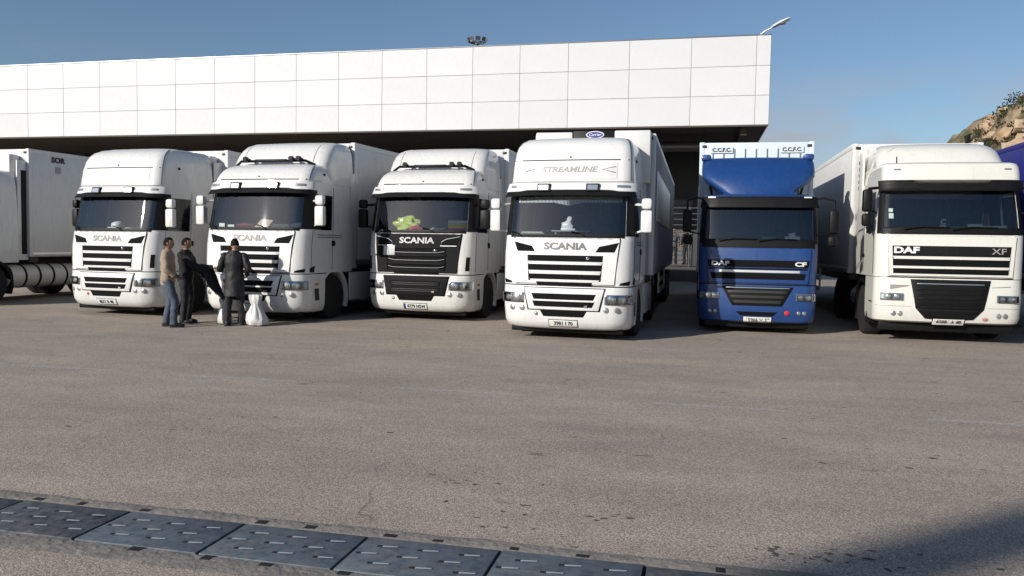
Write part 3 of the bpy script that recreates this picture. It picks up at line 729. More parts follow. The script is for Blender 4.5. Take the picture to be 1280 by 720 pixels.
# ------------------------------------------------------------------ trucks of the first make
def scania(name, label, X, Y, s, yaw, paint, roof='high', hood=None, mir=None, plate_txt=None, pl_x=0.0, ptxt_band=False, sides=('vent'), tr=None, tr_yaw=0.0, badge=BADGEP, skirt=True, shaded_left=False, lamps=(-.45, .45), horns=False, stream=False, stripes=False, detail=True):
    hood = hood or paint; mir = mir or paint
    root = empty(name, (X, Y, gz(Y)), R(-yaw), None, s); tag(root, label, 'truck', 'articulated trucks parked side by side')
    yr = 2.22
    C = Surf([(1.04,.04,1.24,.27), (1.3,.04,1.245,.27), (1.62,.06,1.245,.27), (1.93,.11,1.24,.27), (1.96,.13,1.238,.27), (2.35,.22,1.225,.26), (2.75,.31,1.205,.25), (2.98,.36,1.19,.24)], .10, yr)
    B = Surf([(.21,.16,1.16,.42), (.25,.08,1.205,.40), (.36,.02,1.235,.38), (.6,-.012,1.245,.36), (.9,-.005,1.25,.34), (1.04,.02,1.245,.32)], .11, 1.0)
    zc = [1.04, 1.12, 1.3, 1.5, 1.62, 1.8, 1.93, 1.96, 2.1, 2.35, 2.55, 2.72, 2.75, 2.98]
    def hole(q, z):
        if abs(q) < 1.34 and 1.96 < z < 2.75: return True
        if 2.05 < abs(q) < 2.48 and 1.96 < z < 2.72: return True
    cab = shell('cab', C, zc, paint, root, hole)
    shell('cab_lining', C, zc, LININ, root, hole, off=-.035, th=.01)
    MB().box(-1.2, 1.2, yr-.02, yr+.0, 1.04, 2.97).build('cab_rear_wall', paint, root, 0)
    MB().box(-1.15, 1.15, .5, yr-.03, 1.12, 1.16).build('cab_floor', LININ, root, 0)
    ws = pane('windscreen', C, [1.96, 2.1, 2.35, 2.55, 2.75], -1.34, 1.34, WIND, root)
    patch('windscreen_band', C, [(-1.09, 1.93), (1.09, 1.93)], [(-1.08, 2.0), (1.08, 2.0)], BLACKP, ws, .012, .03, nu=14)
    for g in (-1, 1):
        pane('side_window', C, [1.96, 2.1, 2.35, 2.55, 2.72], *(sorted((g*2.05, g*2.48))), SIDEG, root)
        # black A pillar
        qs = [1.34, 1.5, 1.7, 1.85, 2, 2.05]; zz = [1.97, 2.1, 2.35, 2.55, 2.72, 2.80]
        def PP(i, j, o=.008):
            p, n = C.pn(g*qs[i], zz[j]); return p+n*o
        grid_mesh('window_pillar', PP, len(qs), len(zz), None, BLACKP, root, back=lambda i, j: PP(i, j, -.005))
        # wipers
        MB().tube([C.P(-.15+.62*g-.1, 1.955, .05), C.P(.62*g-.35, 2.02, .04), C.P(.62*g-.62+.1, 2.05, .03)], .012, 6).build('wiper', BLACKP, ws)
    cab_inside(root, C, yr)
    # bumper with lamps
    zb = [.21, .25, .36, .48, .6, .75, .9, 1.02]
    bm_ = shell('bumper', B, zb, paint, root, None, th=.03, cap=False)
    MB().box(-1.16, 1.16, .45, .98, .24, .3).build('bumper_underside', BLACKP, root, 0)
    MB().box(-1.08, 1.08, .30, .42, .13, .26, .02).build('valance', BLACKP, root)
    rect('bumper_gap', B, -1.3, 1.3, 1.015, 1.045, BLACKP, root, -.006, .02, nu=20, nv=1)
    patch('lower_intake', B, [(-.38, .45), (.38, .45)], [(-.45, .57), (.45, .57)], MESHM, bm_, .006, .02)
    for g in (-1, 1):
        headlight(root, B, g, .77, 1.235, .70, .885)
        for x in (.80, 1.00): disc('fog_lamp', B, g*x, .60, .052, LENSB if x < .9 else HOUS, bm_, .008, .012)
        rect('step_recess', B, *sorted((g*1.38, g*1.56)), .45, .72, DARKP, bm_, .004, .02, nu=2)
        rect('side_marker', B, *sorted((g*1.40, g*1.55)), .78, .83, ORANGE, bm_, .006, .02, nu=2)
    # lower grille frame with its slats
    lg = patch('lower_grille', B, [(-.66, .585), (.66, .585)], [(-.76, .985), (.76, .985)], hood, root, .03, .05)
    patch('frame_gap', B, [(-.69, .565), (.69, .565)], [(-.785, 1.0), (.785, 1.0)], BLACKP, lg, .012, .03)
    for z0, z1, w in ((.77, .885, .62), (.635, .745, .60)):
        patch('grille_opening', B, [(-w+.05, z0), (w-.05, z0)], [(-w, z1), (w, z1)], MESHM, lg, .034, .03)
    if hood is not paint:
        for z0 in (.66, .70, .80, .84): rect('slat', B, -.56, .56, z0, z0+.018, DARKP, lg, .045, .015, nv=1)
    rect('tow_cover', B, .40, .46, .64, .68, CHROME, lg, .05, .02, nu=2)
    # hood: one panel with an opening, slats inside
    hz = [1.07, 1.12, 1.60, 1.64, 1.80, 1.91]; hx = [-.95, -.80, -.70, -.35, 0, .35, .70, .80, .95]
    kk = lambda z: 1+.10*(z-1.3)
    def HP(i, j, o=.028):
        return C.P(hx[i]*kk(hz[j]), hz[j], o)
    hole_h = lambda i, j: j == 1 and 2 <= i <= 5
    hd = grid_mesh('hood_panel', HP, len(hx), len(hz), hole_h, hood, root, back=lambda i, j: HP(i, j, .0))
    patch('hood_gap', C, [(-.965*kk(1.06), 1.05), (.965*kk(1.06), 1.05)], [(-.967*kk(1.92), 1.925), (.967*kk(1.92), 1.925)], BLACKP, hd, .006, .02)
    rect('grille_mesh', C, -.70, .70, 1.11, 1.62, MESHM, hd, .010, .01)
    for z0, z1, w in ((1.425, 1.485, .71), (1.245, 1.315, .69), (1.108, 1.15, .66)):
        patch('slat', C, [(-w+.02, z0), (w-.02, z0)], [(-w, z1), (w, z1)], hood if hood is paint else GREYP, hd, .034, .03)
    if hood is not paint:
        for z0 in (1.20, 1.36, 1.53): patch('slat', C, [(-.66, z0), (-.5, z0-.03), (.5, z0-.03), (.66, z0)], [(-.66, z0+.014), (-.5, z0-.016), (.5, z0-.016), (.66, z0+.014)], mat('slat_edge_grey', (.20, .20, .20), .4), hd, .04, .02)
    patch('lower_slot', C, [(-.51, 1.042), (.51, 1.042)], [(-.54, 1.102), (.54, 1.102)], MESHM, hd, .032, .01)
    for g in (-1, 1):
        patch('ear_intake', C, [(g*.57, 1.665), (g*.92, 1.665)] if g > 0 else [(-.92, 1.665), (-.57, 1.665)], [(g*.64, 1.77), (g*1.0, 1.85)] if g > 0 else [(-1.0, 1.85), (-.64, 1.77)], MESHM, hd, .034, .02)
        if hood is not paint: MB().tube([C.P(g*x, z, .04) for x, z in ((.99, 1.86), (.68, 1.80), (.585, 1.74), (.56, 1.655), (.92, 1.655))], .011, 6).build('ear_trim', ALU, hd)
        if sides == 'vent':
            patch('corner_vent', C, [(g*1.10, 1.12), (g*1.175, 1.12)] if g > 0 else [(-1.175, 1.12), (-1.10, 1.12)], [(g*1.12, 1.42), (g*1.185, 1.42)] if g > 0 else [(-1.185, 1.42), (-1.12, 1.42)], BLACKP, root, .01, .02, nu=3)
        else:
            patch('corner_vent', C, [(g*1.02, 1.06), (g*1.40, 1.06)] if g > 0 else [(-1.40, 1.06), (-1.02, 1.06)], [(g*1.04, 1.10), (g*1.42, 1.20)] if g > 0 else [(-1.42, 1.20), (-1.04, 1.10)], BLACKP, root, .01, .02, nu=5)
        # door seams and handle
        for q, za, zb_ in ((2.02, 1.10, 1.95), (2.50, 1.10, 2.9)):
            p = [C.pn(g*q, za+(zb_-za)*k/4)[0]+Vector((g*.002, 0, 0)) for k in range(5)]; MB().tube(p, .006, 4).build('door_seam', BLACKP, root)
        MB().box(g*1.245-.02, g*1.245+.02, 1.28, 1.42, 1.62, 1.74, .015).build('door_handle', BLACKP, root)
        if stripes:
            for zz_ in (1.80, 1.85): MB().box(g*1.243-.004, g*1.243+.004, .7, 1.75, zz_, zz_+.014).build('door_stripe', DARKP, root, 0)
        xo = 1.46*g
        mirror(root, g, mir if (g > 0 or not shaded_left) else BLACKP, 1.16, .60, 2.58, xo if g > 0 or not shaded_left else -1.36, .40 if g > 0 or not shaded_left else .52, 2.04, 2.46, .215 if g > 0 or not shaded_left else .17)  # left head can be black, its shade put into the colour
    disc('emblem', C, .43, 1.555, .035, CHROME, hd, .014, .02)
    drape('badge', 'SCANIA', C, 0, 1.765, .175, badge, hd, .033, wx=1.30, bold=.006)
    # light bar and visor above the windscreen
    vis = patch('sun_visor', C, [(-1.16, 2.70), (-.7, 2.72), (.7, 2.72), (1.16, 2.70)], [(-1.15, 2.83), (1.15, 2.83)], BLACKP, root, .10, .03, nu=14, offs=lambda u, v: (1-v)*.05)
    bar = patch('light_bar', C, [(-1.17, 2.80), (-.95, 2.80), (-.75, 2.83), (.75, 2.83), (.95, 2.80), (1.17, 2.80)], [(-1.16, 2.965), (-.5, 2.965), (.5, 2.965), (1.16, 2.965)], paint, root, .12, .12, nu=14, offs=lambda u, v: -.035*v)
    for x in lamps:
        l = rect('spot_lamp', C, x-.12, x+.12, 2.80, 2.945, BLACKP, bar, .15, .08, nu=2, nv=2); rect('lamp_glass', C, x-.095, x+.095, 2.825, 2.925, LENSB, l, .156, .01, nu=2, nv=2)
    for g in (-1, 1): rect('marker_light', C, *sorted((g*.90, g*1.08)), 2.87, 2.92, HOUS if not stream else LENSB, bar, .115, .03, nu=3)
    # roof
    if roof == 'top':
        S = Surf([(2.96,.36,1.19,.22), (3.0,.32,1.185,.20), (3.38,.39,1.165,.19), (3.42,.41,1.162,.19), (3.55,.45,1.15,.19), (3.68,.52,1.125,.20), (3.78,.63,1.085,.22), (3.85,.78,1.03,.26), (3.89,.97,.96,.28), (3.905,1.2,.88,.3)], .07, yr)
        rf = shell('roof', S, [z for z, *_ in S.p], paint, root, None, cap=True, th=.02)
        rect('roof_seam', S, -1.12, 1.12, 3.392, 3.413, BLACKP, rf, .004, .02, nu=12, nv=1)
        rect('header_panel', S, -.90, .90, 3.03, 3.36, paint, rf, .012, .02)
        for g in (-1, 1):
            MB().tube([S.pn(g*1.62, z)[0]+S.pn(g*1.62, z)[1]*.004 for z in (3.0, 3.2, 3.38, 3.55, 3.68, 3.78, 3.85)], .009, 5).build('roof_corner_seam', DARKP, rf)
            MB().blob(S.pn(g*2.25, 3.42)[0], (.03, .05, .035), 1, 0).build('roof_bolt', BLACKP, rf)
        disc('roof_stud', S, 0, 3.46, .016, BLACKP, rf)
        if stream:
            patch('header_groove', S, [(-.82, 3.07), (.82, 3.07)], [(-.88, 3.32), (.88, 3.32)], paint, rf, .016, .01)
            drape('header_text', 'STREAMLINE', S, -.02, 3.215, .15, mat('emboss_grey', (.30, .295, .285), .5), rf, .018, wx=1.25, bold=.003, shear=.25)
            MB().tube([S.P(.86, 3.27, .02), S.P(.62, 3.215, .02), S.P(.86, 3.16, .02)], .010, 5).build('header_arrow', mat('emboss_grey', (0, 0, 0)), rf)
            MB().tube([S.P(-.86, 3.19, .02), S.P(-.70, 3.23, .02)], .010, 5).build('header_arrow', mat('emboss_grey', (0, 0, 0)), rf)
    else:
        S = Surf([(2.96,.36,1.19,.22), (3.0,.36,1.185,.20), (3.04,.38,1.18,.20), (3.14,.45,1.165,.20), (3.24,.55,1.14,.21), (3.32,.68,1.10,.23), (3.37,.84,1.04,.26), (3.40,1.05,.96,.28), (3.415,1.25,.88,.3)], .07, yr)
        rf = shell('roof', S, [z for z, *_ in S.p], paint, root, None, cap=True, th=.02)
        rect('roof_seam', S, -1.13, 1.13, 3.005, 3.03, BLACKP, rf, .004, .02, nu=12, nv=1)
        disc('roof_stud', S, 0, 3.08, .016, BLACKP, rf)
        for g in (-1, 1):
            MB().tube([S.pn(g*1.62, z)[0]+S.pn(g*1.62, z)[1]*.004 for z in (3.0, 3.14, 3.24, 3.32, 3.37)], .008, 5).build('roof_corner_seam', DARKP, rf)
            MB().blob(S.pn(g*2.25, 3.16)[0], (.03, .05, .035), 1, 0).build('roof_bolt', BLACKP, rf)
        if roof == 'high':
            D = Surf([(2.98,1.25,1.198,.12), (3.2,1.1,1.196,.15), (3.36,1.02,1.19,.18), (3.45,1.05,1.185,.20), (3.6,1.13,1.175,.22), (3.74,1.24,1.155,.23), (3.85,1.38,1.12,.25), (3.92,1.56,1.07,.27), (3.955,1.8,.99,.28)], .10, yr+.12)
            df = shell('air_deflector', D, [z for z, *_ in D.p], paint, root, None, cap=True, th=.02)
            for g in (-1, 1): MB().tube([D.P(g*.88, z, .004) for z in (3.45, 3.6, 3.74, 3.85)], .006, 5).build('deflector_seam', mat('seam_grey', (.35, .34, .33), .6), df)
            if horns:
                h = MB().tube([S.P(-.95, 3.375, .05)+Vector((0, .05, .0)), Vector((-.8, .92, 3.46)), Vector((.8, .92, 3.46)), S.P(.95, 3.375, .05)+Vector((0, .05, .0))], .03, 8)
                h.box(-.45, .35, .88, .97, 3.44, 3.50, .02)
                hb = h.build('roof_bar', BLACKP, root)
                for x in (-.62, .52, .70): MB().lathe([(-.08, .05), (.0, .055), (.05, .03), (.14, .02)], (x, .85, 3.50), 'y', 10).build('air_horn', BLACKP, hb)
    # behind the wheel: arches, wheels, chassis
    for g in (-1, 1):
        fender(root, g*1.11, 1.42, .57, .64, .27, paint if skirt else BLACKP, -25, 200)
        wheel(root, g*1.06, 1.42); wheel(root, g*.95, 5.05, dual=True)
        if skirt: MB().box(g*1.215-.02, g*1.215+.02, 2.15, 3.6, .38, 1.02, .015).build('side_skirt', paint, root)
        MB().box(g*1.18-.02, g*1.18+.02, yr+.03, yr+.35, 1.1, 3.3 if roof == 'high' else 3.7, .012).build('side_fairing', paint, root)
    chassis(root, .9, 6.2, paint, tank=ALU if skirt else None)
    if plate_txt is not None: plate(root, B, pl_x, .325, .54, .12, plate_txt, .014, ptxt_band)
    disc('towing_eye', B, -.52, .50, .035, REDM if sides == 'vent' and hood is paint else HOUS, bm_, .006)
    return root, C, B

def place(root, name, mb, m, label, cat, group=None, smooth=40):
    """a thing of its own standing inside a cab, given in that cab's metres"""
    lift = root.get('_lift', .06)
    if name != 'windscreen_fringe': mb.v = [v+Vector((0, 0, lift)) for v in mb.v]
    c = sum(mb.v, Vector())/len(mb.v); c.z = min(v.z for v in mb.v)
    mb.v = [v-c for v in mb.v]
    o = mb.build(name, m, None, smooth)
    M = Matrix.LocRotScale(root.location, root.rotation_euler, root.scale)
    o.location = M@c; o.rotation_euler = root.rotation_euler.copy(); o.scale = root.scale.copy()
    tag(o, label, cat, group); return o

def reefer_small(A):
    A(MB().box(-1.0, 1.0, -.34, -.015, 2.35, 3.86, .05), 'refrigeration_unit', TRW)
    A(MB().box(-.85, .85, -.352, -.342, 2.75, 3.3).box(-.6, .6, -.352, -.342, 3.45, 3.75), 'unit_louvre', BLACKP, 0)
def reefer_big(A):
    a = A(MB().box(-1.2, -.42, -.40, -.015, 3.1, 4.16, .03), 'refrigeration_unit', TRW)
    A(MB().box(.46, 1.2, -.40, -.015, 3.1, 4.18, .03), 'unit_cover', TRW)
    A(MB().box(-.415, .455, -.36, -.015, 3.1, 4.19, .02), 'unit_centre', BLACKP)
    mb = MB(); n = 24
    for k, (rx, rz, y) in enumerate(((.19, .075, -.372), (.165, .058, -.378))):
        mb.m = k; vs = [(.05+rx*cos(2*pi*i/n), y, 4.10+rz*sin(2*pi*i/n)) for i in range(n)]; mb.add(vs, [list(range(n))])
    mb.m = 0
    vs, fs = text_mesh('Carrier', .085, 1.0, .001, .2, .001); mb.add([(.05+v.x, -.381-v.z, 4.10+v.y) for v in vs], fs)
    A(mb, 'oval_logo', [BADGEW, LOGOB], 0)

GRP_IN = 'things lying on dashboards'
def build_scanias():
    # far left truck, its cab mostly out of frame
    r0, C0, B0 = scania('articulated_truck', 'white truck cut by the left edge, with banded round tank under its trailer', -18.55, 15.25, 1.0, 2, W_A, roof='flat', plate_txt='', sides='vent', skirt=False)
    t, A = trailer(r0, 2.55, R(0), fridge=reefer_small)
    vs, fs = text_mesh('SOR', .20, 1.2, .008)
    A(MB().add([(1.284+v.z, .95+v.x, 3.80+v.y) for v in vs], fs), 'trailer_lettering', INK, 0)
    A(MB().box(1.279, 1.285, .86, 1.04, 3.45, 3.62), 'trailer_mark', mat('mark_grey', (.3, .3, .3), .6), 0)
    for g in (-1, 1):
        tk = MB().lathe([(-.02, .12), (0, .31), (2.3, .31), (2.32, .12)], (g*.92, 1.98, .67), 'y', 22).build('fuel_tank', mat('cream_tank', (.62, .59, .50), .4, var=.08), r0, 40)
        for k in range(6): MB().lathe([(-.035, .315), (.035, .315)], (g*.92, 2.02+k*.45, .67), 'y', 22).build('tank_strap', BLACKP, tk)
    for g in (-1, 1): MB().box(g*1.20-.012, g*1.20+.012, 2.36, 2.52, 1.25, 3.45, .01).build('rubber_edge', BLACKP, r0)
    # first full truck
    r1, C1, B1 = scania('articulated_truck', 'white truck with tall roof and two square lamps over the windscreen, leftmost whole truck', -12.66, 15.1, .965, 4.5, W_A, roof='top', plate_txt='8671 B 40', sides='vent', shaded_left=True)
    trailer(r1, 2.5, R(3.2), fridge=reefer_small)
    place(r1, 'hard_hat', MB().blob((-.22, .62, 2.02), (.15, .15, .10), 2, .05).box(-.36, -.08, .44, .60, 1.955, 1.975, .005), BADGEW, 'white hard hat on the dashboard of the leftmost whole truck', 'helmet', GRP_IN)
    mb = MB()
    for k in range(4): mb.box(.05+.05*k, .33+.04*k, .46-.015*k, .62, 1.925+.012*k, 1.935+.012*k)
    place(r1, 'paper_sheets', mb, PLATE, 'loose white papers on the dashboard of the leftmost whole truck', 'papers', GRP_IN)
    # second
    r2, C2, B2 = scania('articulated_truck', 'white truck behind the talking men, black bar of horns below its roof deflector', -9.18, 15.1, 1.0, 3.5, W_B, roof='high', plate_txt='', sides='stream', horns=True, stripes=True)
    trailer(r2, 2.5, R(-3.5+0.6), fridge=reefer_small)
    place(r2, 'folded_towel', MB().box(.28, .70, .44, .66, 1.915, 2.02, .04).blob((.85, .55, 1.98), (.16, .10, .07), 2, .2), PLATE, 'bundle of white cloth behind the windscreen of the truck nearest the talking men', 'towel', GRP_IN)
    place(r2, 'cardboard_box', MB().add([(-.18,.45,1.92),(.16,.45,1.92),(.22,.6,2.10),(-.08,.62,2.12),(-.18,.66,1.92),(.2,.66,1.92)], [[0,1,2,3],[0,3,4],[1,5,2],[3,2,5,4]]), mat('pink_card', (.62, .42, .34), .8), 'crumpled pinkish paper bag amid the dashboard of the truck nearest the talking men', 'paper bag', GRP_IN)
    place(r2, 'red_cloth', MB().blob((-.45, .55, 1.97), (.20, .12, .06), 2, .3, 3), mat('maroon_cloth', (.16, .025, .03), .9), 'dark red cloth on the dashboard of the truck nearest the talking men', 'cloth', GRP_IN)
    place(r2, 'paper_cards', MB().box(-1.0, -.86, .40, .42, 1.93, 2.02).box(-.78, -.62, .40, .42, 1.93, 1.99), BADGEW, 'two small white cards left in the windscreen nearest the talking men', 'cards', GRP_IN)
    # third: black grille
    r3, C3, B3 = scania('articulated_truck', 'white truck with black grille and black mirrors, third whole truck from left', -6.0, 16.55, 1.0, 3.0, W_C, roof='high', hood=GREYP, mir=BLACKP, plate_txt='4779 HSW', ptxt_band=True, badge=BADGE, sides='vent', horns=True, lamps=())
    trailer(r3, 2.5, R(2.5), fridge=reefer_small)
    st = rect('route_sticker', C3, -.78, -.50, 1.44, 1.66, mat('sticker_grey', (.45, .47, .46), .5, var=.2, vscale=12), r3, .042, .008, nu=3)
    rect('sticker_mark', C3, -.66, -.645, 1.47, 1.62, mat('sticker_ink', (.25, .26, .26), .6), st, .045, .004, nu=2)
    hv = mat('hi_vis', (.36, .44, .045), .7, var=.35, vscale=7); sil = mat('silver_tape', (.7, .72, .7), .25, .6)
    mb = MB(); rn = random.Random(5)
    mb.blob((-.50, .66, 2.05), (.27, .13, .17), 4, .42, 12)
    mb.mi = [1 if .45 < (noise.noise(sum((mb.v[i] for i in f), Vector())/3*4+Vector((0, 0, 9)))+.5) < .53 else 0 for f in mb.f]
    place(r3, 'safety_vest', mb, [hv, sil], 'yellow high visibility vest hung behind the black grille truck\'s windscreen', 'vest', GRP_IN)
    place(r3, 'red_cloth', MB().blob((-.18, .45, 1.97), (.15, .09, .07), 2, .3, 6), mat('crimson_cloth', (.35, .02, .05), .9), 'crimson cloth lump on the black grille truck\'s dashboard', 'cloth', GRP_IN)
    place(r3, 'paper_sheet', MB().add([(.10,.42,1.93),(.42,.42,1.93),(.48,.58,2.0),(.16,.58,2.0)], [[0,1,2,3]]), PLATE, 'white sheet in the middle of the black grille truck\'s dashboard', 'paper', GRP_IN)
    fl = MB(); n = 12
    for k, (z0, z1, mi) in enumerate(((1.92, 1.99, 0), (1.99, 2.10, 1), (2.10, 2.16, 2))):
        fl.m = mi
        for i in range(n):
            xa, xb = .58+.46*i/n, .58+.46*(i+1)/n; ya, yb = .46+.015*sin(i*1.3), .46+.015*sin((i+1)*1.3)
            fl.add([(xa,ya,z0),(xb,yb,z0),(xb,yb+.02,z1),(xa,ya+.02,z1)], [[0,1,2,3]])
    place(r3, 'flag', fl, [mat('flag_red', (.60, .02, .015), .8), mat('flag_yellow', (.80, .52, .02), .8), mat('flag_cream', (.75, .72, .62), .8)], 'red and yellow flag propped at the right of the black grille truck\'s windscreen', 'flag', GRP_IN)
    # fourth: streamlined
    r4, C4, B4 = scania('articulated_truck', 'nearest white truck with raised lettering on its tall roof and fringe in the windscreen', -2.33, 14.2, .965, 3.0, W_D, roof='top', plate_txt='3981 I 70', badge=mat('badge_dark', (.14, .137, .133), .5), sides='stream', stream=True, lamps=(-.46, .46), stripes=True)
    t, A = trailer(r4, 2.45, R(3.0), w=1.28, zt=4.15, side=TRG, ribs=44, fridge=reefer_big, front=TRW)
    A(MB().box(1.30, 1.312, .55, 8.6, 2.35, 3.45, .004), 'sun_patch', mat('sun_patch_cream', (.80, .78, .70), .5, var=.03))  # cream panel stands for reflected sun, painted on the shaded trailer side
    # fringe along the top of the windscreen
    fr = MB(); n = 74
    for i in range(n):
        x = -1.0+2.0*i/(n-1); drop = .075+.06*max(0, 1-abs(x)/.28)
        p = C4.P(x, 2.69, -.05); q = C4.P(x, 2.69-drop-.02, -.06)
        fr.add([p+Vector((-.009, 0, 0)), p+Vector((.009, 0, 0)), q+Vector((.006, 0, 0)), q+Vector((-.006, 0, 0))], [[0,1,2,3]])
    fr.tube([C4.P(-1.0+2*i/20, 2.70, -.05) for i in range(21)], .012, 5)
    place(r4, 'windscreen_fringe', fr, PLATE, 'pale tasselled fringe hanging inside the nearest white truck\'s windscreen', 'fringe', GRP_IN)
    fg = MB().box(-.36, .40, .45, .62, 1.99, 2.01, .005).box(-.30, -.27, .5, .55, 1.9, 1.99).box(.30, .33, .5, .55, 1.9, 1.99)
    place(r4, 'dashboard_tray', fg, mat('tray_grey', (.3, .3, .3), .5), 'thin tray table behind the nearest white truck\'s windscreen', 'tray', GRP_IN)
    fg = MB().blob((-.06, .53, 2.10), (.12, .07, .09), 2, .25, 8).blob((-.02, .53, 2.22), (.06, .05, .07), 2, .2, 9).box(-.18, .10, .47, .60, 2.012, 2.05, .01)
    place(r4, 'white_figurine', fg, BADGEW, 'white ornament on the tray behind the nearest white truck\'s windscreen', 'figurine', GRP_IN)
    nb = MB()
    for k in range(5): nb.box(-.98+.01*k, -.45-.02*k, .42, .58, 1.905+.016*k, 1.917+.016*k)
    place(r4, 'newspaper_pile', nb, mat('newsprint', (.42, .42, .40), .8, var=.3, vscale=20), 'pile of newspaper at the left of the nearest white truck\'s dashboard', 'newspaper', GRP_IN)
build_scanias()

# ------------------------------------------------------------------ trucks of the second make
def daf_xf():
    root = empty('articulated_truck', (4.57, 16.2, gz(16.2)), 0, None, 1.02)
    tag(root, 'white truck with black lower grille and black window visor, rightmost of the row', 'truck', 'articulated trucks parked side by side')
    W = W_E; yr = 2.25
    C = Surf([(1.2,.03,1.245,.22), (1.6,.03,1.245,.22), (1.98,.05,1.245,.22), (2.02,.07,1.243,.22), (2.4,.16,1.22,.21), (2.82,.27,1.19,.20), (3.0,.31,1.18,.20)], .09, yr)
    B = Surf([(.37,.10,1.20,.28), (.40,.05,1.23,.27), (.5,.01,1.245,.26), (.8,-.01,1.25,.25), (1.2,.02,1.245,.24)], .09, 1.0)
    zc = [1.2, 1.3, 1.6, 1.98, 2.02, 2.2, 2.4, 2.6, 2.80, 3.0]
    def hole(q, z): return (abs(q) < 1.34 and 2.02 < z < 2.80) or (2.05 < abs(q) < 2.48 and 2.02 < z < 2.80)
    shell('cab', C, zc, W, root, hole); shell('cab_lining', C, zc, LININ, root, hole, off=-.035, th=.01)
    MB().box(-1.2, 1.2, yr-.02, yr, 1.2, 3.0).build('cab_rear_wall', W, root, 0); MB().box(-1.15, 1.15, .5, yr-.03, 1.22, 1.25).build('cab_floor', LININ, root, 0)
    ws = pane('windscreen', C, [2.02, 2.2, 2.4, 2.6, 2.80], -1.34, 1.34, WIND, root)
    patch('windscreen_band', C, [(-1.16, 1.99), (1.16, 1.99)], [(-1.15, 2.12), (1.15, 2.12)], BLACKP, ws, .014, .03, nu=14)
    for x in (-.8, .0): MB().tube([C.P(x, 2.08, .05), C.P(x+.3, 2.13, .05), C.P(x+.75, 2.12, .04)], .012, 6).build('wiper', BLACKP, ws)
    for g in (-1, 1):
        pane('side_window', C, [2.02, 2.2, 2.4, 2.6, 2.80], *sorted((g*2.05, g*2.48)), SIDEG, root)
        qs = [1.34, 1.5, 1.7]; zz = [2.0, 2.2, 2.4, 2.6, 2.82]
        def PP(i, j, o=.008):
            p, n = C.pn(g*qs[i], zz[j]); return p+n*o
        grid_mesh('window_trim', PP, len(qs), len(zz), None, BLACKP, root, back=lambda i, j: PP(i, j, -.005))
        for q, za, zb_ in ((2.03, 1.25, 2.0), (2.50, 1.25, 2.9)):
            p = [C.pn(g*q, za+(zb_-za)*k/4)[0]+Vector((g*.002, 0, 0)) for k in range(5)]; MB().tube(p, .006, 4).build('door_seam', BLACKP, root)
        MB().box(g*1.245-.02, g*1.245+.02, 1.2, 1.36, 1.55, 1.62, .015).build('door_handle', BLACKP, root)
        m_ = mirror(root, g, BLACKP, 1.2, .40, 2.86, 1.42*g, .22, 2.40, 2.82, .17, small=False)
        MB().box(1.42*g-.085, 1.42*g+.085, .16, .30, 2.13, 2.37, .05).build('wide_angle_mirror', BLACKP, m_, 40)
        MB().tube([(1.23*g, .40, 2.08), (1.36*g, .24, 2.0), (1.42*g, .22, 2.12)], .02, 6).build('lower_arm', BLACKP, m_)
    cab_inside(root, C, yr, 2.06, 1.12)
    bp = shell('bumper', B, [.37, .40, .5, .65, .8, 1.0, 1.19], W, root, None)
    MB().box(-1.18, 1.18, .35, .98, .40, .46).build('bumper_underside', BLACKP, root, 0)
    MB().box(-1.14, 1.14, .24, .40, .20, .42, .02).build('valance', BLACKP, root)
    rect('bumper_gap', B, -1.28, 1.28, 1.185, 1.215, BLACKP, root, -.004, .02, nu=20, nv=1)
    rect('bumper_seam', B, -1.28, -.62, .665, .675, mat('seam_grey', (.35, .34, .33), .6), bp, .003, .01, nv=1); rect('bumper_seam', B, .62, 1.28, .665, .675, mat('seam_grey', (.35, .34, .33), .6), bp, .003, .01, nv=1)
    # hood with barred opening
    hx = [-1.03, -.97, -.5, 0, .5, .97, 1.03]; hz = [1.235, 1.27, 1.78, 1.82, 1.96]; kk = lambda z: 1+.06*(z-1.5)
    HP = lambda i, j, o=.03: C.P(hx[i]*kk(hz[j]), hz[j], o)
    hd = grid_mesh('hood_panel', HP, 7, 5, lambda i, j: j == 1 and 1 <= i <= 4, W, root, back=lambda i, j: HP(i, j, 0))
    patch('hood_gap', C, [(-1.03, 1.22), (1.03, 1.22)], [(-1.075, 1.975), (1.075, 1.975)], mat('seam_grey', (.35, .34, .33), .6), hd, .006, .02)
    rect('grille_mesh', C, -.97, .97, 1.26, 1.79, MESHM, hd, .012, .01)
    gp = patch('grille_plate', C, [(-.965, 1.595), (.965, 1.595)], [(-.985, 1.78), (.985, 1.78)], GREYP, hd, .022, .02)
    for z0, z1 in ((1.535, 1.592), (1.365, 1.412)): patch('slat', C, [(-.955, z0), (.955, z0)], [(-.965, z1), (.965, z1)], W, hd, .034, .03)
    drape('badge', 'DAF', C, -.75, 1.695, .155, BADGEW, hd, .026, wx=1.45, bold=.007); drape('badge', 'XF', C, .78, 1.69, .15, BADGEP, hd, .026, wx=1.4, bold=.001)
    # lower grille
    lg = patch('lower_grille', B, [(-.565, .64), (.565, .64)], [(-.665, 1.17), (.665, 1.17)], BLACKP, root, .018, .03)
    patch('grille_foot', B, [(-.40, .455), (-.2, .44), (.2, .44), (.40, .455)], [(-.566, .641), (-.2, .641), (.2, .641), (.566, .641)], BLACKP, lg, .018, .03)
    for k in range(6):
        z = .56+.085*k; w = min(.44+.55*(z-.5), .50+.13*(z-.64)/.5)-.02; patch('slat', B, [(-w, z), (w, z)], [(-w-.01, z+.04), (w+.01, z+.04)], BLACKP, lg, .034, .03)
    rect('chrome_strip', B, -.56, .56, 1.085, 1.10, CHROME, lg, .022, .02, nv=1)
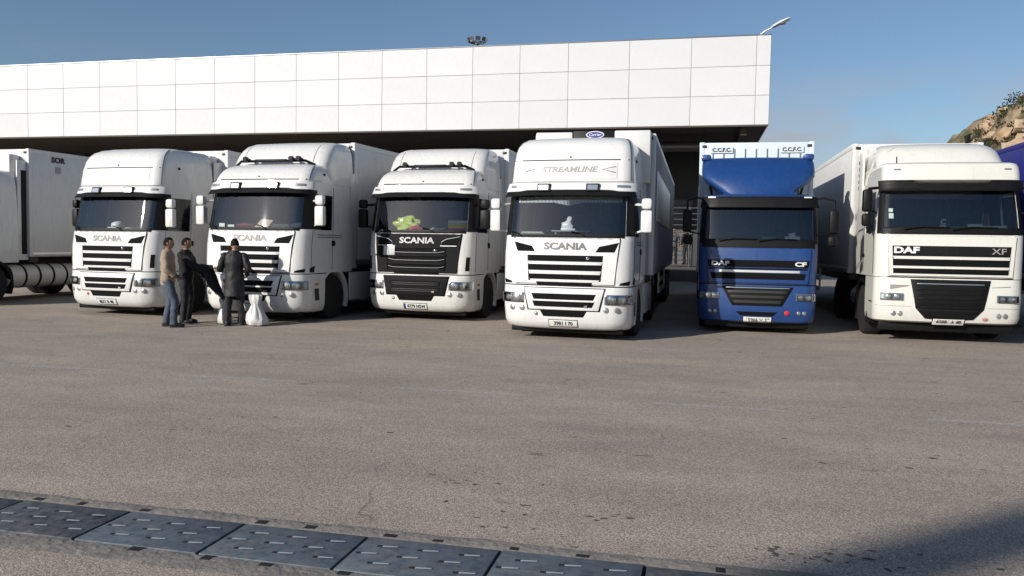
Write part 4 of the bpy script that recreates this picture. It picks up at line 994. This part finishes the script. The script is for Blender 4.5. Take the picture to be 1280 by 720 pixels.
    for g in (-1, 1):
        headlight(root, B, g, .77, 1.15, .775, .905)
        for x, mm in ((.82, LENSB), (.93, HOUS)): disc('fog_lamp', B, g*x, .535, .045, mm, bp, .008, .01)
        patch('bumper_scoop', B, [(g*.68, 1.04), (g*1.0, 1.055)] if g > 0 else [(-1.0, .97), (-.68, 1.04)], [(g*.68, 1.05), (g*1.0, 1.075)] if g > 0 else [(-1.0, 1.065), (-.68, 1.06)], mat('scoop_grey', (.25, .24, .22), .6), bp, .004, .01)  # grey slit marks on the bumper face
        rect('step_slot', B, *sorted((g*1.28, g*1.55)), .71, .735, BLACKP, bp, .004, .01, nu=3, nv=1)
    disc('towing_eye', B, .60, .475, .05, mat('tow_red', (.45, .16, .14), .5), bp, .006, .008, rz=.032)
    plate(root, B, 0, .40, .52, .11, '65091 \u25b2 40' if False else '65091 A 40', .022)
    # header, visor, deflector
    H = Surf([(2.96,.26,1.17,.18), (2.99,.16,1.165,.16), (3.1,.17,1.16,.16), (3.22,.20,1.15,.16), (3.29,.25,1.13,.17), (3.32,.34,1.10,.2)], .08, yr)
    hr = shell('roof', H, [z for z, *_ in H.p], W, root, None, cap=True, th=.02)
    for g in (-1, 1): rect('marker_light', H, *sorted((g*.86, g*.98)), 3.17, 3.20, HOUS, hr, .006, .01, nu=2)
    patch('sun_visor', C, [(-1.14, 2.79), (1.14, 2.79)], [(-1.13, 2.985), (-.66, 2.985), (-.60, 2.93), (.60, 2.93), (.66, 2.985), (1.13, 2.985)], BLACKP, root, .10, .03, nu=18, offs=lambda u, v: .03*v)
    D = Surf([(3.2,.8,1.12,.2), (3.34,.8,1.12,.22), (3.45,.88,1.11,.26), (3.6,1.0,1.08,.30), (3.7,1.12,1.03,.32), (3.78,1.35,.97,.34), (3.80,1.6,.9,.36)], .12, yr+.25)
    df = shell('air_deflector', D, [z for z, *_ in D.p], W, root, None, cap=True, th=.02)
    MB().tube([D.P(-1.05, 3.62, .004), D.P(-.9, 3.61, .004), D.P(-.78, 3.70, .004)], .006, 5).build('deflector_seam', mat('seam_grey', (0, 0, 0)), df)
    MB().tube([(-.88, .5, 3.33), (-.88, .52, 3.45)], .012, 6).build('aerial', BLACKP, hr); MB().box(.52, .60, 1.3, 1.4, 3.79, 3.93, .01).tube([(.5, 1.35, 3.9), (.62, 1.35, 3.97)], .02, 6).build('roof_beacon', BLACKP, df)
    for g in (-1, 1):
        MB().box(g*1.19-.02, g*1.19+.02, yr-.35, yr+.30, 1.25, 3.70, .012).build('side_fairing', W, root)
        for k in range(5): MB().box(g*1.212-.004, g*1.212+.004, yr+.02, yr+.05, 2.95+k*.13, 3.02+k*.13).build('fairing_slot', BLACKP, root, 0)
        fender(root, g*1.11, 1.42, .57, .64, .27, BLACKP, -25, 200)
        wheel(root, g*1.06, 1.42); wheel(root, g*.95, 5.05, dual=True)
    chassis(root, .9, 6.2, W)
    trailer(root, 2.75, 0, fridge=reefer_small, w=1.27, zt=3.97)
    tg = MB().box(.35, .62, .40, .52, 2.04, 2.14, .03).box(.6, .92, .40, .50, 2.02, 2.11, .03).blob((.95, .45, 2.07), (.09, .05, .05), 2, .2)
    place(root, 'white_gloves', tg, BADGEW, 'white work gloves at the right of the rightmost truck\'s windscreen', 'gloves', GRP_IN)
    place(root, 'green_ruler', MB().box(-.35, .30, .33, .36, 2.06, 2.085), mat('green_plastic', (.05, .28, .09), .5), 'thin green strip along the rightmost truck\'s dashboard', 'strip', GRP_IN)
    vs, fs = text_mesh('C', .13, 1, .004)
    place(root, 'letter_sign', MB().add([(-.09+v.x, .30-v.z, 2.165+v.y) for v in vs], fs).box(-.14, -.04, .31, .33, 2.05, 2.11), BADGEW, 'white letter C standing in the rightmost truck\'s windscreen', 'sign', GRP_IN)
    st = rect('inspection_sticker', C, -1.04, -.96, 2.28, 2.38, BADGEW, ws, -.02, .004, nu=2); rect('inspection_sticker', C, -1.04, -.97, 2.40, 2.47, BADGEW, ws, -.02, .004, nu=2)
    return root

def daf_cf():
    root = empty('articulated_truck', (1.18, 16.6, gz(16.6)), R(-.5), None, .955)
    tag(root, 'blue truck with blue roof deflector carrying a pale lettered container', 'truck', 'articulated trucks parked side by side')
    yr = 2.15
    C = Surf([(1.05,.03,1.19,.22), (1.5,.03,1.2,.22), (1.8,.05,1.2,.22), (1.95,.08,1.2,.22), (2.4,.17,1.18,.21), (2.68,.24,1.165,.20), (2.9,.28,1.15,.2), (2.93,.36,1.12,.22), (2.95,.5,1.05,.25)], .09, yr)
    B = Surf([(.24,.12,1.12,.26), (.28,.05,1.16,.25), (.45,.0,1.19,.24), (.8,-.01,1.2,.24), (1.04,.01,1.195,.23)], .09, 1.0)
    zc = [1.05, 1.2, 1.5, 1.8, 1.95, 2.1, 2.3, 2.5, 2.68, 2.9, 2.93, 2.95]
    def hole(q, z): return (abs(q) < 1.34 and 1.95 < z < 2.68) or (2.05 < abs(q) < 2.48 and 1.95 < z < 2.68)
    shell('cab', C, zc, BLUE, root, hole, cap=True); shell('cab_lining', C, zc[:-1], LININ, root, hole, off=-.035, th=.01)
    MB().box(-1.15, 1.15, yr-.02, yr, 1.05, 2.92).build('cab_rear_wall', BLUE, root, 0); MB().box(-1.1, 1.1, .5, yr-.03, 1.1, 1.13).build('cab_floor', LININ, root, 0)
    ws = pane('windscreen', C, [1.95, 2.1, 2.3, 2.5, 2.68], -1.34, 1.34, WIND, root)
    patch('windscreen_band', C, [(-1.13, 1.81), (1.13, 1.81)], [(-1.12, 1.99), (1.12, 1.99)], BLACKP, ws, .014, .03, nu=14)
    for x in (-.8, .0): MB().tube([C.P(x, 1.95, .05), C.P(x+.3, 2.0, .05), C.P(x+.75, 1.99, .04)], .012, 6).build('wiper', BLACKP, ws)
    patch('sun_visor', C, [(-1.13, 2.655), (1.13, 2.655)], [(-1.12, 2.89), (1.12, 2.89)], BLACKP, root, .10, .03, nu=14, offs=lambda u, v: -.03*v)
    for g in (-1, 1):
        rect('marker_light', C, *sorted((g*.88, g*1.02)), 2.855, 2.885, BADGEW, root, .085, .02, nu=2)
        pane('side_window', C, [1.95, 2.1, 2.3, 2.5, 2.68], *sorted((g*2.05, g*2.48)), SIDEG, root)
        qs = [1.34, 1.5, 1.7, 1.85, 2, 2.05]; zz = [1.9, 2.1, 2.3, 2.5, 2.70]
        def PP(i, j, o=.008):
            p, n = C.pn(g*qs[i], zz[j]); return p+n*o
        grid_mesh('window_trim', PP, len(qs), len(zz), None, BLACKP, root, back=lambda i, j: PP(i, j, -.005))
        mirror(root, g, BLACKP, 1.10, .45, 2.84, 1.47*g, .12, 2.12, 2.60, .19, small=False, hang=True)
        MB().box(1.45*g-.09, 1.45*g+.09, .06, .20, 1.86, 2.07, .05).build('wide_angle_mirror', BLACKP, root, 40)
        MB().box(g*1.20-.02, g*1.20+.02, 1.2, 1.36, 1.45, 1.52, .015).build('door_handle', BLACKP, root)
        p = [C.pn(g*2.03, 1.1+.2*k)[0]+Vector((g*.002, 0, 0)) for k in range(5)]; MB().tube(p, .006, 4).build('door_seam', BLACKP, root)
    cab_inside(root, C, yr, 1.945, 1.08)
    bp = shell('bumper', B, [.24, .28, .36, .45, .6, .8, 1.03], BLUE, root, None)
    MB().box(-1.06, 1.06, .26, .40, .12, .28, .02).build('valance', BLACKP, root)
    rect('bumper_gap', B, -1.24, 1.24, 1.025, 1.055, BLACKP, root, -.004, .02, nu=20, nv=1)
    hd = patch('hood_panel', C, [(-1.0, 1.075), (1.0, 1.075)], [(-1.05, 1.79), (1.05, 1.79)], BLUE, root, .028, .03)
    patch('hood_gap', C, [(-1.015, 1.06), (1.015, 1.06)], [(-1.065, 1.80), (1.065, 1.80)], BLACKP, hd, .006, .02)
    for z0, z1, w0, w1 in ((1.40, 1.555, 1.0, 1.02), (1.355, 1.39, .99, 1.0), (1.15, 1.285, .93, .97)): patch('grille_opening', C, [(-w0, z0), (w0, z0)], [(-w1, z1), (w1, z1)], MESHM, hd, .032, .02)
    rect('chrome_bar', C, -.78, .83, 1.295, 1.345, mat('brushed_bar', (.72, .72, .72), .35, .4), hd, .045, .03, nv=1)
    drape('badge', 'DAF', C, -.76, 1.475, .12, BADGEW, hd, .036, wx=1.6, bold=.005); drape('badge', 'CF', C, .84, 1.475, .12, BADGEW, hd, .036, wx=1.6, bold=.005)
    lg = patch('lower_grille', B, [(-.50, .60), (.50, .60)], [(-.72, 1.0), (.72, 1.0)], BLACKP, root, .016, .03)
    for k in range(3):
        z = .655+.105*k; w = .50+.22*(z-.6)/.4-.06; patch('slat', B, [(-w, z), (w, z)], [(-w-.02, z+.06), (w+.02, z+.06)], mat('slat_grey', (.022, .022, .022), .5), lg, .03, .03)
    rect('chrome_strip', B, -.64, .64, .968, .984, CHROME, lg, .022, .02, nv=1)
    patch('lower_intake', B, [(-.33, .39), (.33, .39)], [(-.42, .475), (.42, .475)], MESHM, bp, .006, .02)
    for g in (-1, 1):
        headlight(root, B, g, .77, 1.14, .725, .865)
        for x in (.84, .95): disc('fog_lamp', B, g*x, .465, .04, HOUS, bp, .008, .01)
        fender(root, g*1.07, 1.42, .57, .64, .25, BLACKP, -25, 200); wheel(root, g*1.02, 1.42); wheel(root, g*.95, 5.05, dual=True)
    disc('tail_reflector', B, .60, .465, .05, REDM, bp, .008, .01)
    plate(root, B, .02, .30, .56, .125, '15966 H 37', .03)
    chassis(root, .9, 6.2, BLUE)
    # deflector widening upward, with wings
    D = Surf([(2.94,.46,.70,.12), (3.0,.50,.75,.14), (3.12,.57,.92,.18), (3.25,.66,1.08,.20), (3.36,.75,1.18,.20), (3.5,.89,1.20,.20), (3.65,1.07,1.20,.20), (3.76,1.24,1.195,.2), (3.82,1.38,1.17,.2), (3.845,1.55,1.12,.2)], .16, 1.75)
    df = shell('air_deflector', D, [z for z, *_ in D.p], BLUE, root, None, th=.02)
    for g in (-1, 1): MB().box(g*1.10-.12, g*1.10+.10, 1.36, 1.75, 3.76, 3.90, .05).build('deflector_wing', BLUE, df)
    MB().add([(-.7,.56,2.95),(.7,.56,2.95),(1.1,1.7,3.84),(-1.1,1.7,3.84)], [[0,1,2,3]]).build('deflector_back', BLUE, df, 0)
    for g in (-1, 1): MB().tube([(g*.95, 1.7, 2.94), (g*1.1, 1.7, 3.6)], .03, 6).build('deflector_strut', BLACKP, df)
    sn = MB().tube([(-1.18, 2.35, 1.2), (-1.18, 2.35, 2.78), (-1.18, 2.28, 2.86)], .055, 10); sn.build('air_intake_pipe', mat('pipe_white', (.75, .74, .72), .35), root)
    # container
    def ribs(A):
        for k in range(9):
            x = -.98+.245*k; A(MB().box(x-.011, x+.011, -.022, -.003, 2.0, 4.13), 'front_rib', mat('rib_dark', (.16, .20, .25), .6), 0)
        for x in (-.78, .80):
            vs, fs = text_mesh('C.C.F.C.', .12, 1.05, .004)
            A(MB().add([(x+v.x, -.040-v.z, 4.10+v.y) for v in vs], fs), 'container_lettering', INK, 0)
            A(MB().box(x-.25, x+.25, -.034, -.003, 4.03, 4.17), 'lettering_panel', TRBOX, 0)
        A(MB().box(-.2, .8, 3.0, 6.0, 4.28, 4.40, .02), 'roof_hatch', TRW)
    trailer(root, 2.3, R(.5), w=1.28, zb=1.2, zt=4.28, L=12.2, side=TRBOX, fridge=ribs)
    place(root, 'tissue_box', MB().box(.55, .85, .38, .50, 1.90, 2.0, .01).blob((.70, .44, 2.03), (.08, .05, .05), 2, .3), BADGEW, 'white tissue box at the right of the blue truck\'s windscreen', 'tissue box', GRP_IN)
    place(root, 'green_bottle', MB().lathe([(-.14, .01), (-.13, .035), (.06, .035), (.10, .012), (.14, .012)], (.22, .42, 1.96), 'x', 10), mat('green_plastic2', (.02, .30, .20), .4), 'green bottle lying on the blue truck\'s dashboard', 'bottle', GRP_IN)
daf_xf(); daf_cf()

def tarp_trailer():
    root = empty('tarpaulin_trailer', (8.3, 17.2, 0)); tag(root, 'deep blue tarpaulin trailer behind the rightmost white truck', 'trailer')
    t, A = trailer(root, 0, 0, w=1.27, zt=4.0, side=TARP, front=TARP)
    root.location = (7.78, 17.0, gz(17))
tarp_trailer()

# ------------------------------------------------------------------ people
SKIN = mat('skin', (.36, .21, .14), .55); SKIN2 = mat('skin_dark', (.26, .145, .095), .55); HAIR = mat('hair_dark', (.010, .008, .007), .8, spec=.1); SHOE = mat('shoe_black', (.012, .012, .012), .4); EYE = mat('eye_white', (.6, .6, .58), .3); IRIS = mat('iris', (.02, .012, .01), .3)
def skin_mesh(chains, sub=2):
    """chains: list of [(pos, radius or (rx,ry)), ...]; same position welds"""
    vs = []; rs = []; idx = {}; es = []
    for ch in chains:
        prev = None
        for p, r in ch:
            k = tuple(round(c, 4) for c in p)
            if k not in idx: idx[k] = len(vs); vs.append(Vector(p)); rs.append(r if isinstance(r, tuple) else (r, r))
            if prev is not None and prev != idx[k]: es.append((prev, idx[k]))
            prev = idx[k]
    me = bpy.data.meshes.new('skin'); me.from_pydata(vs, es, []); o = bpy.data.objects.new('skin', me); col.objects.link(o)
    md = o.modifiers.new('s', 'SKIN'); md.use_smooth_shade = True
    o.modifiers.new('u', 'SUBSURF').levels = sub
    for i, r in enumerate(rs):
        me.skin_vertices[0].data[i].radius = r; me.skin_vertices[0].data[i].use_root = (i == 0)
    dg = bpy.context.evaluated_depsgraph_get(); dg.update(); e = bpy.data.meshes.new_from_object(o.evaluated_get(dg))
    V = [v.co.copy() for v in e.vertices]; F = [list(p.vertices) for p in e.polygons]
    bpy.data.objects.remove(o); bpy.data.meshes.remove(me); bpy.data.meshes.remove(e)
    return V, F

def head_geo(c, yaw, pitch=0.0, grow=0.0):
    """head facing +y before turning; returns verts and faces"""
    bm = bmesh.new(); bmesh.ops.create_uvsphere(bm, u_segments=22, v_segments=16, radius=1)
    M = Matrix.Translation(c) @ Matrix.Rotation(yaw, 4, 'Z') @ Matrix.Rotation(pitch, 4, 'X')
    for v in bm.verts:
        x, y, z = v.co
        k = 1.0 if z > 0 else 1-.28*z*z
        X, Yy, Z = x*.076*k, y*.096*(1 if z > -.2 else 1-.10*abs(z)), z*.118
        if y > 0: Yy *= .95
        if y > .8 and -.35 < z < .12 and abs(x) < .22: Yy += .013*(1-abs(x)/.22)*(1 if z < -.05 else .6)     # nose
        if y > .7 and -.62 < z < -.42 and abs(x) < .3: Yy += .006                                         # lips
        if y > .6 and z < -.75: Yy += .012                                                                # chin
        if y > .7 and .05 < z < .25 and .15 < abs(x) < .6: Yy -= .008                                     # eye sockets
        if y < -.3: Yy -= .008
        v.co = M @ Vector((X*(1+grow), Yy*(1+grow), Z*(1+grow)))
    bm.verts.index_update(); r = [v.co.copy() for v in bm.verts], [[v.index for v in f.verts] for f in bm.faces]; bm.free(); return r, M

def hand_chains(wrist, d, palm_n, curl=.5, s=1.0):
    """fingers rooted in the palm; d pointing direction, palm_n normal of the palm"""
    d = Vector(d).normalized(); n = Vector(palm_n).normalized(); side = d.cross(n).normalized(); w = Vector(wrist)
    palm = w+d*.075*s; ch = [[(w, .024), (w+d*.045*s, (.036, .02)), (palm, (.034, .018))]]
    for i, (o, L) in enumerate(((-.030, .070), (-.010, .082), (.010, .077), (.030, .060))):
        a = palm+side*o*s; b = a+(d*cos(curl*.5)+n*sin(curl*.5))*L*.5*s; c = b+(d*cos(curl*1.6)+n*sin(curl*1.6))*L*.5*s
        ch.append([(palm, (.034, .018)), (a+d*.012, .0095), (b, .0088), (c, .0075)])
    t0 = w+d*.03*s-side*.03*s; t1 = t0+(d*.6-side*.6+n*.4).normalized()*.045*s; ch.append([(w+d*.045*s, (.036, .02)), (t0, .012), (t1, .010), (t1+d*.03*s, .009)])
    return ch

def person(label, pos, yaw, jacket, trousers, J, head_yaw=0.0, head_pitch=0.0, long_coat=False, hair=HAIR, cap=None, sk=SKIN, group='men talking before a white truck', shoes=SHOE, waist=.0, scale=1.0):
    root = empty('person', (pos[0], pos[1], pos[2]+gz(pos[1])), yaw, None, scale); tag(root, label, 'person', group)
    P = dict(hipL=(-.10,0,.92), hipR=(.10,0,.92), kneeL=(-.11,.03,.50), kneeR=(.11,.03,.50), footL=(-.12,-.02,.09), footR=(.12,-.02,.09),
             pel=(0,0,.97), belly=(0,.01,1.12), chest=(0,.0,1.32), neck=(0,-.005,1.48), headc=(0,.025,1.635),
             shL=(-.19,-.01,1.42), shR=(.19,-.01,1.42), elL=(-.25,-.04,1.15), elR=(.25,-.04,1.15), haL=(-.24,.10,.93), haR=(.24,.10,.93))
    P.update(J); V = {k: Vector(v) for k, v in P.items()}
    hl = (V['haL']-V['elL']).normalized(); hr = (V['haR']-V['elR']).normalized()
    body = [[(V['pel'], .12), (V['belly'], .125), (V['chest'], .13), (V['neck'], .055), (V['headc']-Vector((0,.01,.06)), .05)],
            [(V['chest'], .13), (V['shL'], .06), (V['elL'], .042), (V['haL'], .026)], [(V['chest'], .13), (V['shR'], .06), (V['elR'], .042), (V['haR'], .026)],
            [(V['pel'], .12), (V['hipL'], .085), (V['kneeL'], .058), (V['footL'], .038)], [(V['pel'], .12), (V['hipR'], .085), (V['kneeR'], .058), (V['footR'], .038)]]
    v, f = skin_mesh(body, 2)
    mb = MB(); mb.add(v, f)
    for w, d, g in ((V['haL'], hl, 1), (V['haR'], hr, -1)):
        n = Vector((g, .0, 0)) if abs(d.x) < .7 else Vector((0, 0, -1))
        n = (n-d*n.dot(d)).normalized(); v, f = skin_mesh(hand_chains(w, d, n, .7), 1); mb.add(v, f)
    (hv, hf), M = head_geo(V['headc'], head_yaw, head_pitch); mb.add(hv, hf)
    for g in (-1, 1): mb.blob(M@Vector((g*.077, -.005, -.005)), (.012, .022, .032), 1, 0)
    b = mb.build('body', sk, root, 80)
    for g in (-1, 1):
        MB().blob(M@Vector((g*.03, .081, .016)), (.012, .010, .008), 1, 0).build('eye', EYE, b); MB().blob(M@Vector((g*.03, .089, .016)), (.005, .004, .005), 1, 0).build('iris', IRIS, b)
    # hair: cap over crown, sides and nape
    (hv, hf), _ = head_geo(V['headc'], head_yaw, head_pitch, .045); Mi = M.inverted(); keep = []
    for face in hf:
        c = Mi@(sum((hv[i] for i in face), Vector())/len(face))
        if (c.z > .06 and c.y < .06) or (c.y < -.005 and c.z > -.055) or (abs(c.x) > .06 and c.y < .02 and c.z > -.01): keep.append(face)
    mk('hair', hv, keep, hair, b, 80)
    # trousers, jacket, shoes
    def limb(mb, pts, rs, n=14, steps=7):
        P_, R_ = [], []
        for i in range(len(pts)-1):
            p0, p1, p2, p3 = pts[max(i-1, 0)], pts[i], pts[i+1], pts[min(i+2, len(pts)-1)]
            for k in range(steps):
                t = k/steps; P_.append(.5*(2*p1+(p2-p0)*t+(2*p0-5*p1+4*p2-p3)*t*t+(3*p1-p0-3*p2+p3)*t**3)); R_.append(rs[i]+(rs[i+1]-rs[i])*t)
        P_.append(pts[-1]); R_.append(rs[-1]); mb.tube(P_, R_, n)
    def torso(mb, rings, n=26, sub=4):
        out = []
        for (a, b_) in zip(rings, rings[1:]):
            for k in range(sub): out.append([x+(y-x)*k/sub for x, y in zip(a, b_)])
        out.append(list(rings[-1])); vs = []
        for z, rx, ry, cx, cy in out:
            for k in range(n):
                t = 2*pi*k/n; q = Vector((cos(t), sin(t))); e = 1-.06*(abs(q.x*q.y))
                vs.append(Vector((cx+rx*q.x*e, cy+ry*q.y*e, z)))
        mb.add(vs, [[i*n+k, i*n+(k+1) % n, (i+1)*n+(k+1) % n, (i+1)*n+k] for i in range(len(out)-1) for k in range(n)]+[list(range(n))[::-1], [len(vs)-n+k for k in range(n)]])
    def crease(mb, amt, sc_):
        for q in mb.v: q += Vector((noise.noise(q*sc_), noise.noise(q*sc_+Vector((5,2,0))), .4*noise.noise(q*sc_+Vector((0,7,0)))))*amt
    tr = MB(); torso(tr, [(.80,.165,.115,0,0), (.90,.168,.122,0,0), (1.03,.155,.115,0,0)])
    for h_, k_, f_ in (('hipL', 'kneeL', 'footL'), ('hipR', 'kneeR', 'footR')):
        g_ = -1 if h_ == 'hipL' else 1
        limb(tr, [V[h_]+Vector((-.015*g_, 0, .0)), V[h_]*.5+V[k_]*.5, V[k_], V[k_]*.5+V[f_]*.5, V[f_]+Vector((0, 0, -.03))], [.092, .088, .072, .066, .070])
    crease(tr, .018, 11); tro = tr.build('trousers', trousers, b, 80)
    jk_ = MB(); hem = .60 if long_coat else .83
    lo = [(hem,.205,.16,0,0), (.75,.195,.15,0,0)] if long_coat else [(hem,.175,.135,0,.0)]
    torso(jk_, lo+[(.93,.182,.14,0,.0), (1.08,.172,.13,0,.005), (1.24,.188,.135,0,.0), (1.36,.212,.132,0,-.005), (1.425,.205,.118,0,-.01), (1.46,.165,.10,0,-.01), (1.485,.115,.086,0,-.01), (1.515,.072,.072,0,-.005)])
    for s_, e_, h_, d_ in (('shL', 'elL', 'haL', hl), ('shR', 'elR', 'haR', hr)):
        limb(jk_, [V[s_]*.7+V['chest']*.3+Vector((0, 0, .01)), V[s_]+Vector((0, 0, -.03)), (V[s_]+V[e_])/2, V[e_], (V[e_]+V[h_])/2, V[h_]-d_*.015], [.062, .078, .072, .065, .056, .050])
    crease(jk_, .022, 9)
    jk = jk_.build('coat' if long_coat else 'jacket', jacket, b, 80)
    c = MB().tube([V['neck']+Vector((.075*cos(2*pi*k/10), .07*sin(2*pi*k/10)+.0, .0)) for k in range(11)], .026, 6, False).build('collar', jacket, jk)
    for g, k in ((-1, 'footL'), (1, 'footR')):
        q = V[k]; s = MB().blob((q.x, q.y+.065, .045), (.05, .145, .05), 2, .03).box(q.x-.046, q.x+.046, q.y-.07, q.y+.20, 0, .022, .008).blob((q.x, q.y-.01, .07), (.048, .06, .055), 2, 0); s.build('shoe', shoes, b, 60)
    return root, V

def build_people():
    BEIGE = mat('beige_jacket', (.30, .225, .165), .8, var=.18, vscale=9, bump=.3, bscale=25); JEAN = mat('faded_jeans', (.055, .073, .105), .85, var=.3, vscale=7, bump=.2, bscale=40)
    BLK = mat('black_cloth', (.007, .007, .008), .85, var=.3, vscale=8, bump=.3, bscale=18); LEATH = mat('black_leather', (.006, .006, .006), .62, var=.3, vscale=7, bump=.5, bscale=14); DKJ = mat('dark_trousers', (.009, .010, .014), .8, var=.3)
    # faces image right: yaw -90 from +y, turned a little
    person('man in beige jacket and blue jeans standing side on, leftmost of the group', (-10.08, 13.72, 0), R(-62), BEIGE, JEAN, dict(footL=(-.10,-.06,.09), kneeL=(-.11,.02,.50), footR=(.14,.12,.09), kneeR=(.13,.14,.51), elL=(-.25,-.07,1.16), elR=(.25,.0,1.15), haL=(-.15,.13,1.0), haR=(.20,.15,1.0)), head_yaw=R(-8), sk=SKIN2)
    r, V = person('man in black jacket holding out one arm, second from the left', (-10.16, 14.40, 0), R(-80), BLK, DKJ, dict(haR=(.14,.64,1.16), elR=(.22,.33,1.17), haL=(-.12,.36,1.05), elL=(-.24,.08,1.12)), head_yaw=R(8), head_pitch=R(-4), sk=SKIN2)
    person('man in long black leather coat seen from behind, reading from his hand', (-9.02, 14.35, 0), R(22), LEATH, DKJ, dict(haL=(-.26,.36,1.24), elL=(-.29,.06,1.13), haR=(.20,.22,1.02), elR=(.27,-.06,1.14), footL=(-.14,-.05,.09), footR=(.12,.08,.09), kneeL=(-.12,.02,.50)), head_yaw=R(22), head_pitch=R(-14), long_coat=True, shoes=mat('shoe_dark_blue', (.012, .016, .03), .5))
    # black garment carried over the arm
    mb = MB(); n = 12
    vs = []
    for i in range(n+1):
        for j in range(9):
            u, v = i/n, j/8
            x = -9.93+.34*v+.36*u*.0+.16*u+.10*noise.noise(Vector((u*4, v*3, 2)))*.6; y = 14.30+.05*sin(v*8)+.05*u
            z = 1.27-(.16*(v-.3)**2)-.70*u*(.35+.65*v)+.015*noise.noise(Vector((u*5, v*5, 1)))
            vs.append((x+.14*u*v, y, z))
    mb.add(vs, [[i*9+j, i*9+j+1, (i+1)*9+j+1, (i+1)*9+j] for i in range(n) for j in range(8)])
    b2 = [(Vector(v)+Vector((0, .16-.06*(k//9)/n, -.01))) for k, v in enumerate(vs)]
    mb.add(b2, [[i*9+j, (i+1)*9+j, (i+1)*9+j+1, i*9+j+1] for i in range(n) for j in range(8)])
    mb.add(vs[:9]+b2[:9], [[j, j+9, j+10, j+1] for j in range(8)])
    o = mb.build('folded_coat', BLK, None, 60); tag(o, 'black coat draped over the second man\'s outstretched arm', 'coat')
    # slip of paper in the reader's hand
    PH = MB().box(-.06, .06, -.004, .004, -.08, .08)
    p = PH.build('paper_slip', mat('slip_grey', (.30, .30, .30), .6), None); p.location = (-9.40, 14.62, 1.34); p.rotation_euler = (R(-55), 0, R(35)); tag(p, 'grey slip of paper held by the man in the leather coat', 'paper')
    # white sacks
    BAG = mat('white_plastic', (.56, .55, .53), .4, var=.06, vscale=12, bump=.5, bscale=10)
    def sack(x, y, s, lean, label, seed):
        rings = [(0, .13, .10), (.03, .19, .14), (.12, .205, .155), (.24, .175, .13), (.34, .11, .085), (.40, .075, .06), (.45, .09, .07), (.53, .125, .075), (.59, .12, .055), (.60, .05, .02)]
        vs = []; n = 36
        for z, rx, ry in rings:
            for k in range(n):
                t = 2*pi*k/n; q = 1+.30*noise.noise(Vector((cos(t)*2.2, sin(t)*2.2, z*6+seed)))+.10*noise.noise(Vector((cos(t)*6, sin(t)*6, z*14+seed)))+.09*sin(t*9+seed+z*6)*(1 if z > .2 else .3)
                vs.append((rx*q*cos(t)+lean*z, ry*q*sin(t), z))
        fs = [[i*n+k, i*n+(k+1) % n, (i+1)*n+(k+1) % n, (i+1)*n+k] for i in range(len(rings)-1) for k in range(n)]+[list(range(n))[::-1]]
        b = mk('plastic_sack', vs, fs, BAG, None, 50); b.location = (x, y, gz(y)); b.scale = (s, s, s); b.rotation_euler = (0, 0, seed); tag(b, label, 'sack')
    sack(-8.60, 14.48, 1.06, -.06, 'tied white plastic sack at the right foot of the man in leather coat', .2)
    sack(-8.86, 14.62, .62, .12, 'smaller slumped white sack between the leather coat man and the tall sack', 1.4)
    sack(-9.42, 14.62, .88, .12, 'white plastic sack left of the man in the leather coat', 2.6)
    # two men on the loading dock far behind
    person('man in dark clothes on the dock between the nearest white truck and the blue one', (-.52, 39.6, .82), R(150), BLK, DKJ, {}, group='men on the loading dock')
    person('man in pale sleeved top on the dock behind, next to the dark clothed one', (-1.15, 39.9, .82), R(190), mat('grey_top', (.10, .10, .105), .8), DKJ, {}, group='men on the loading dock')
build_people()
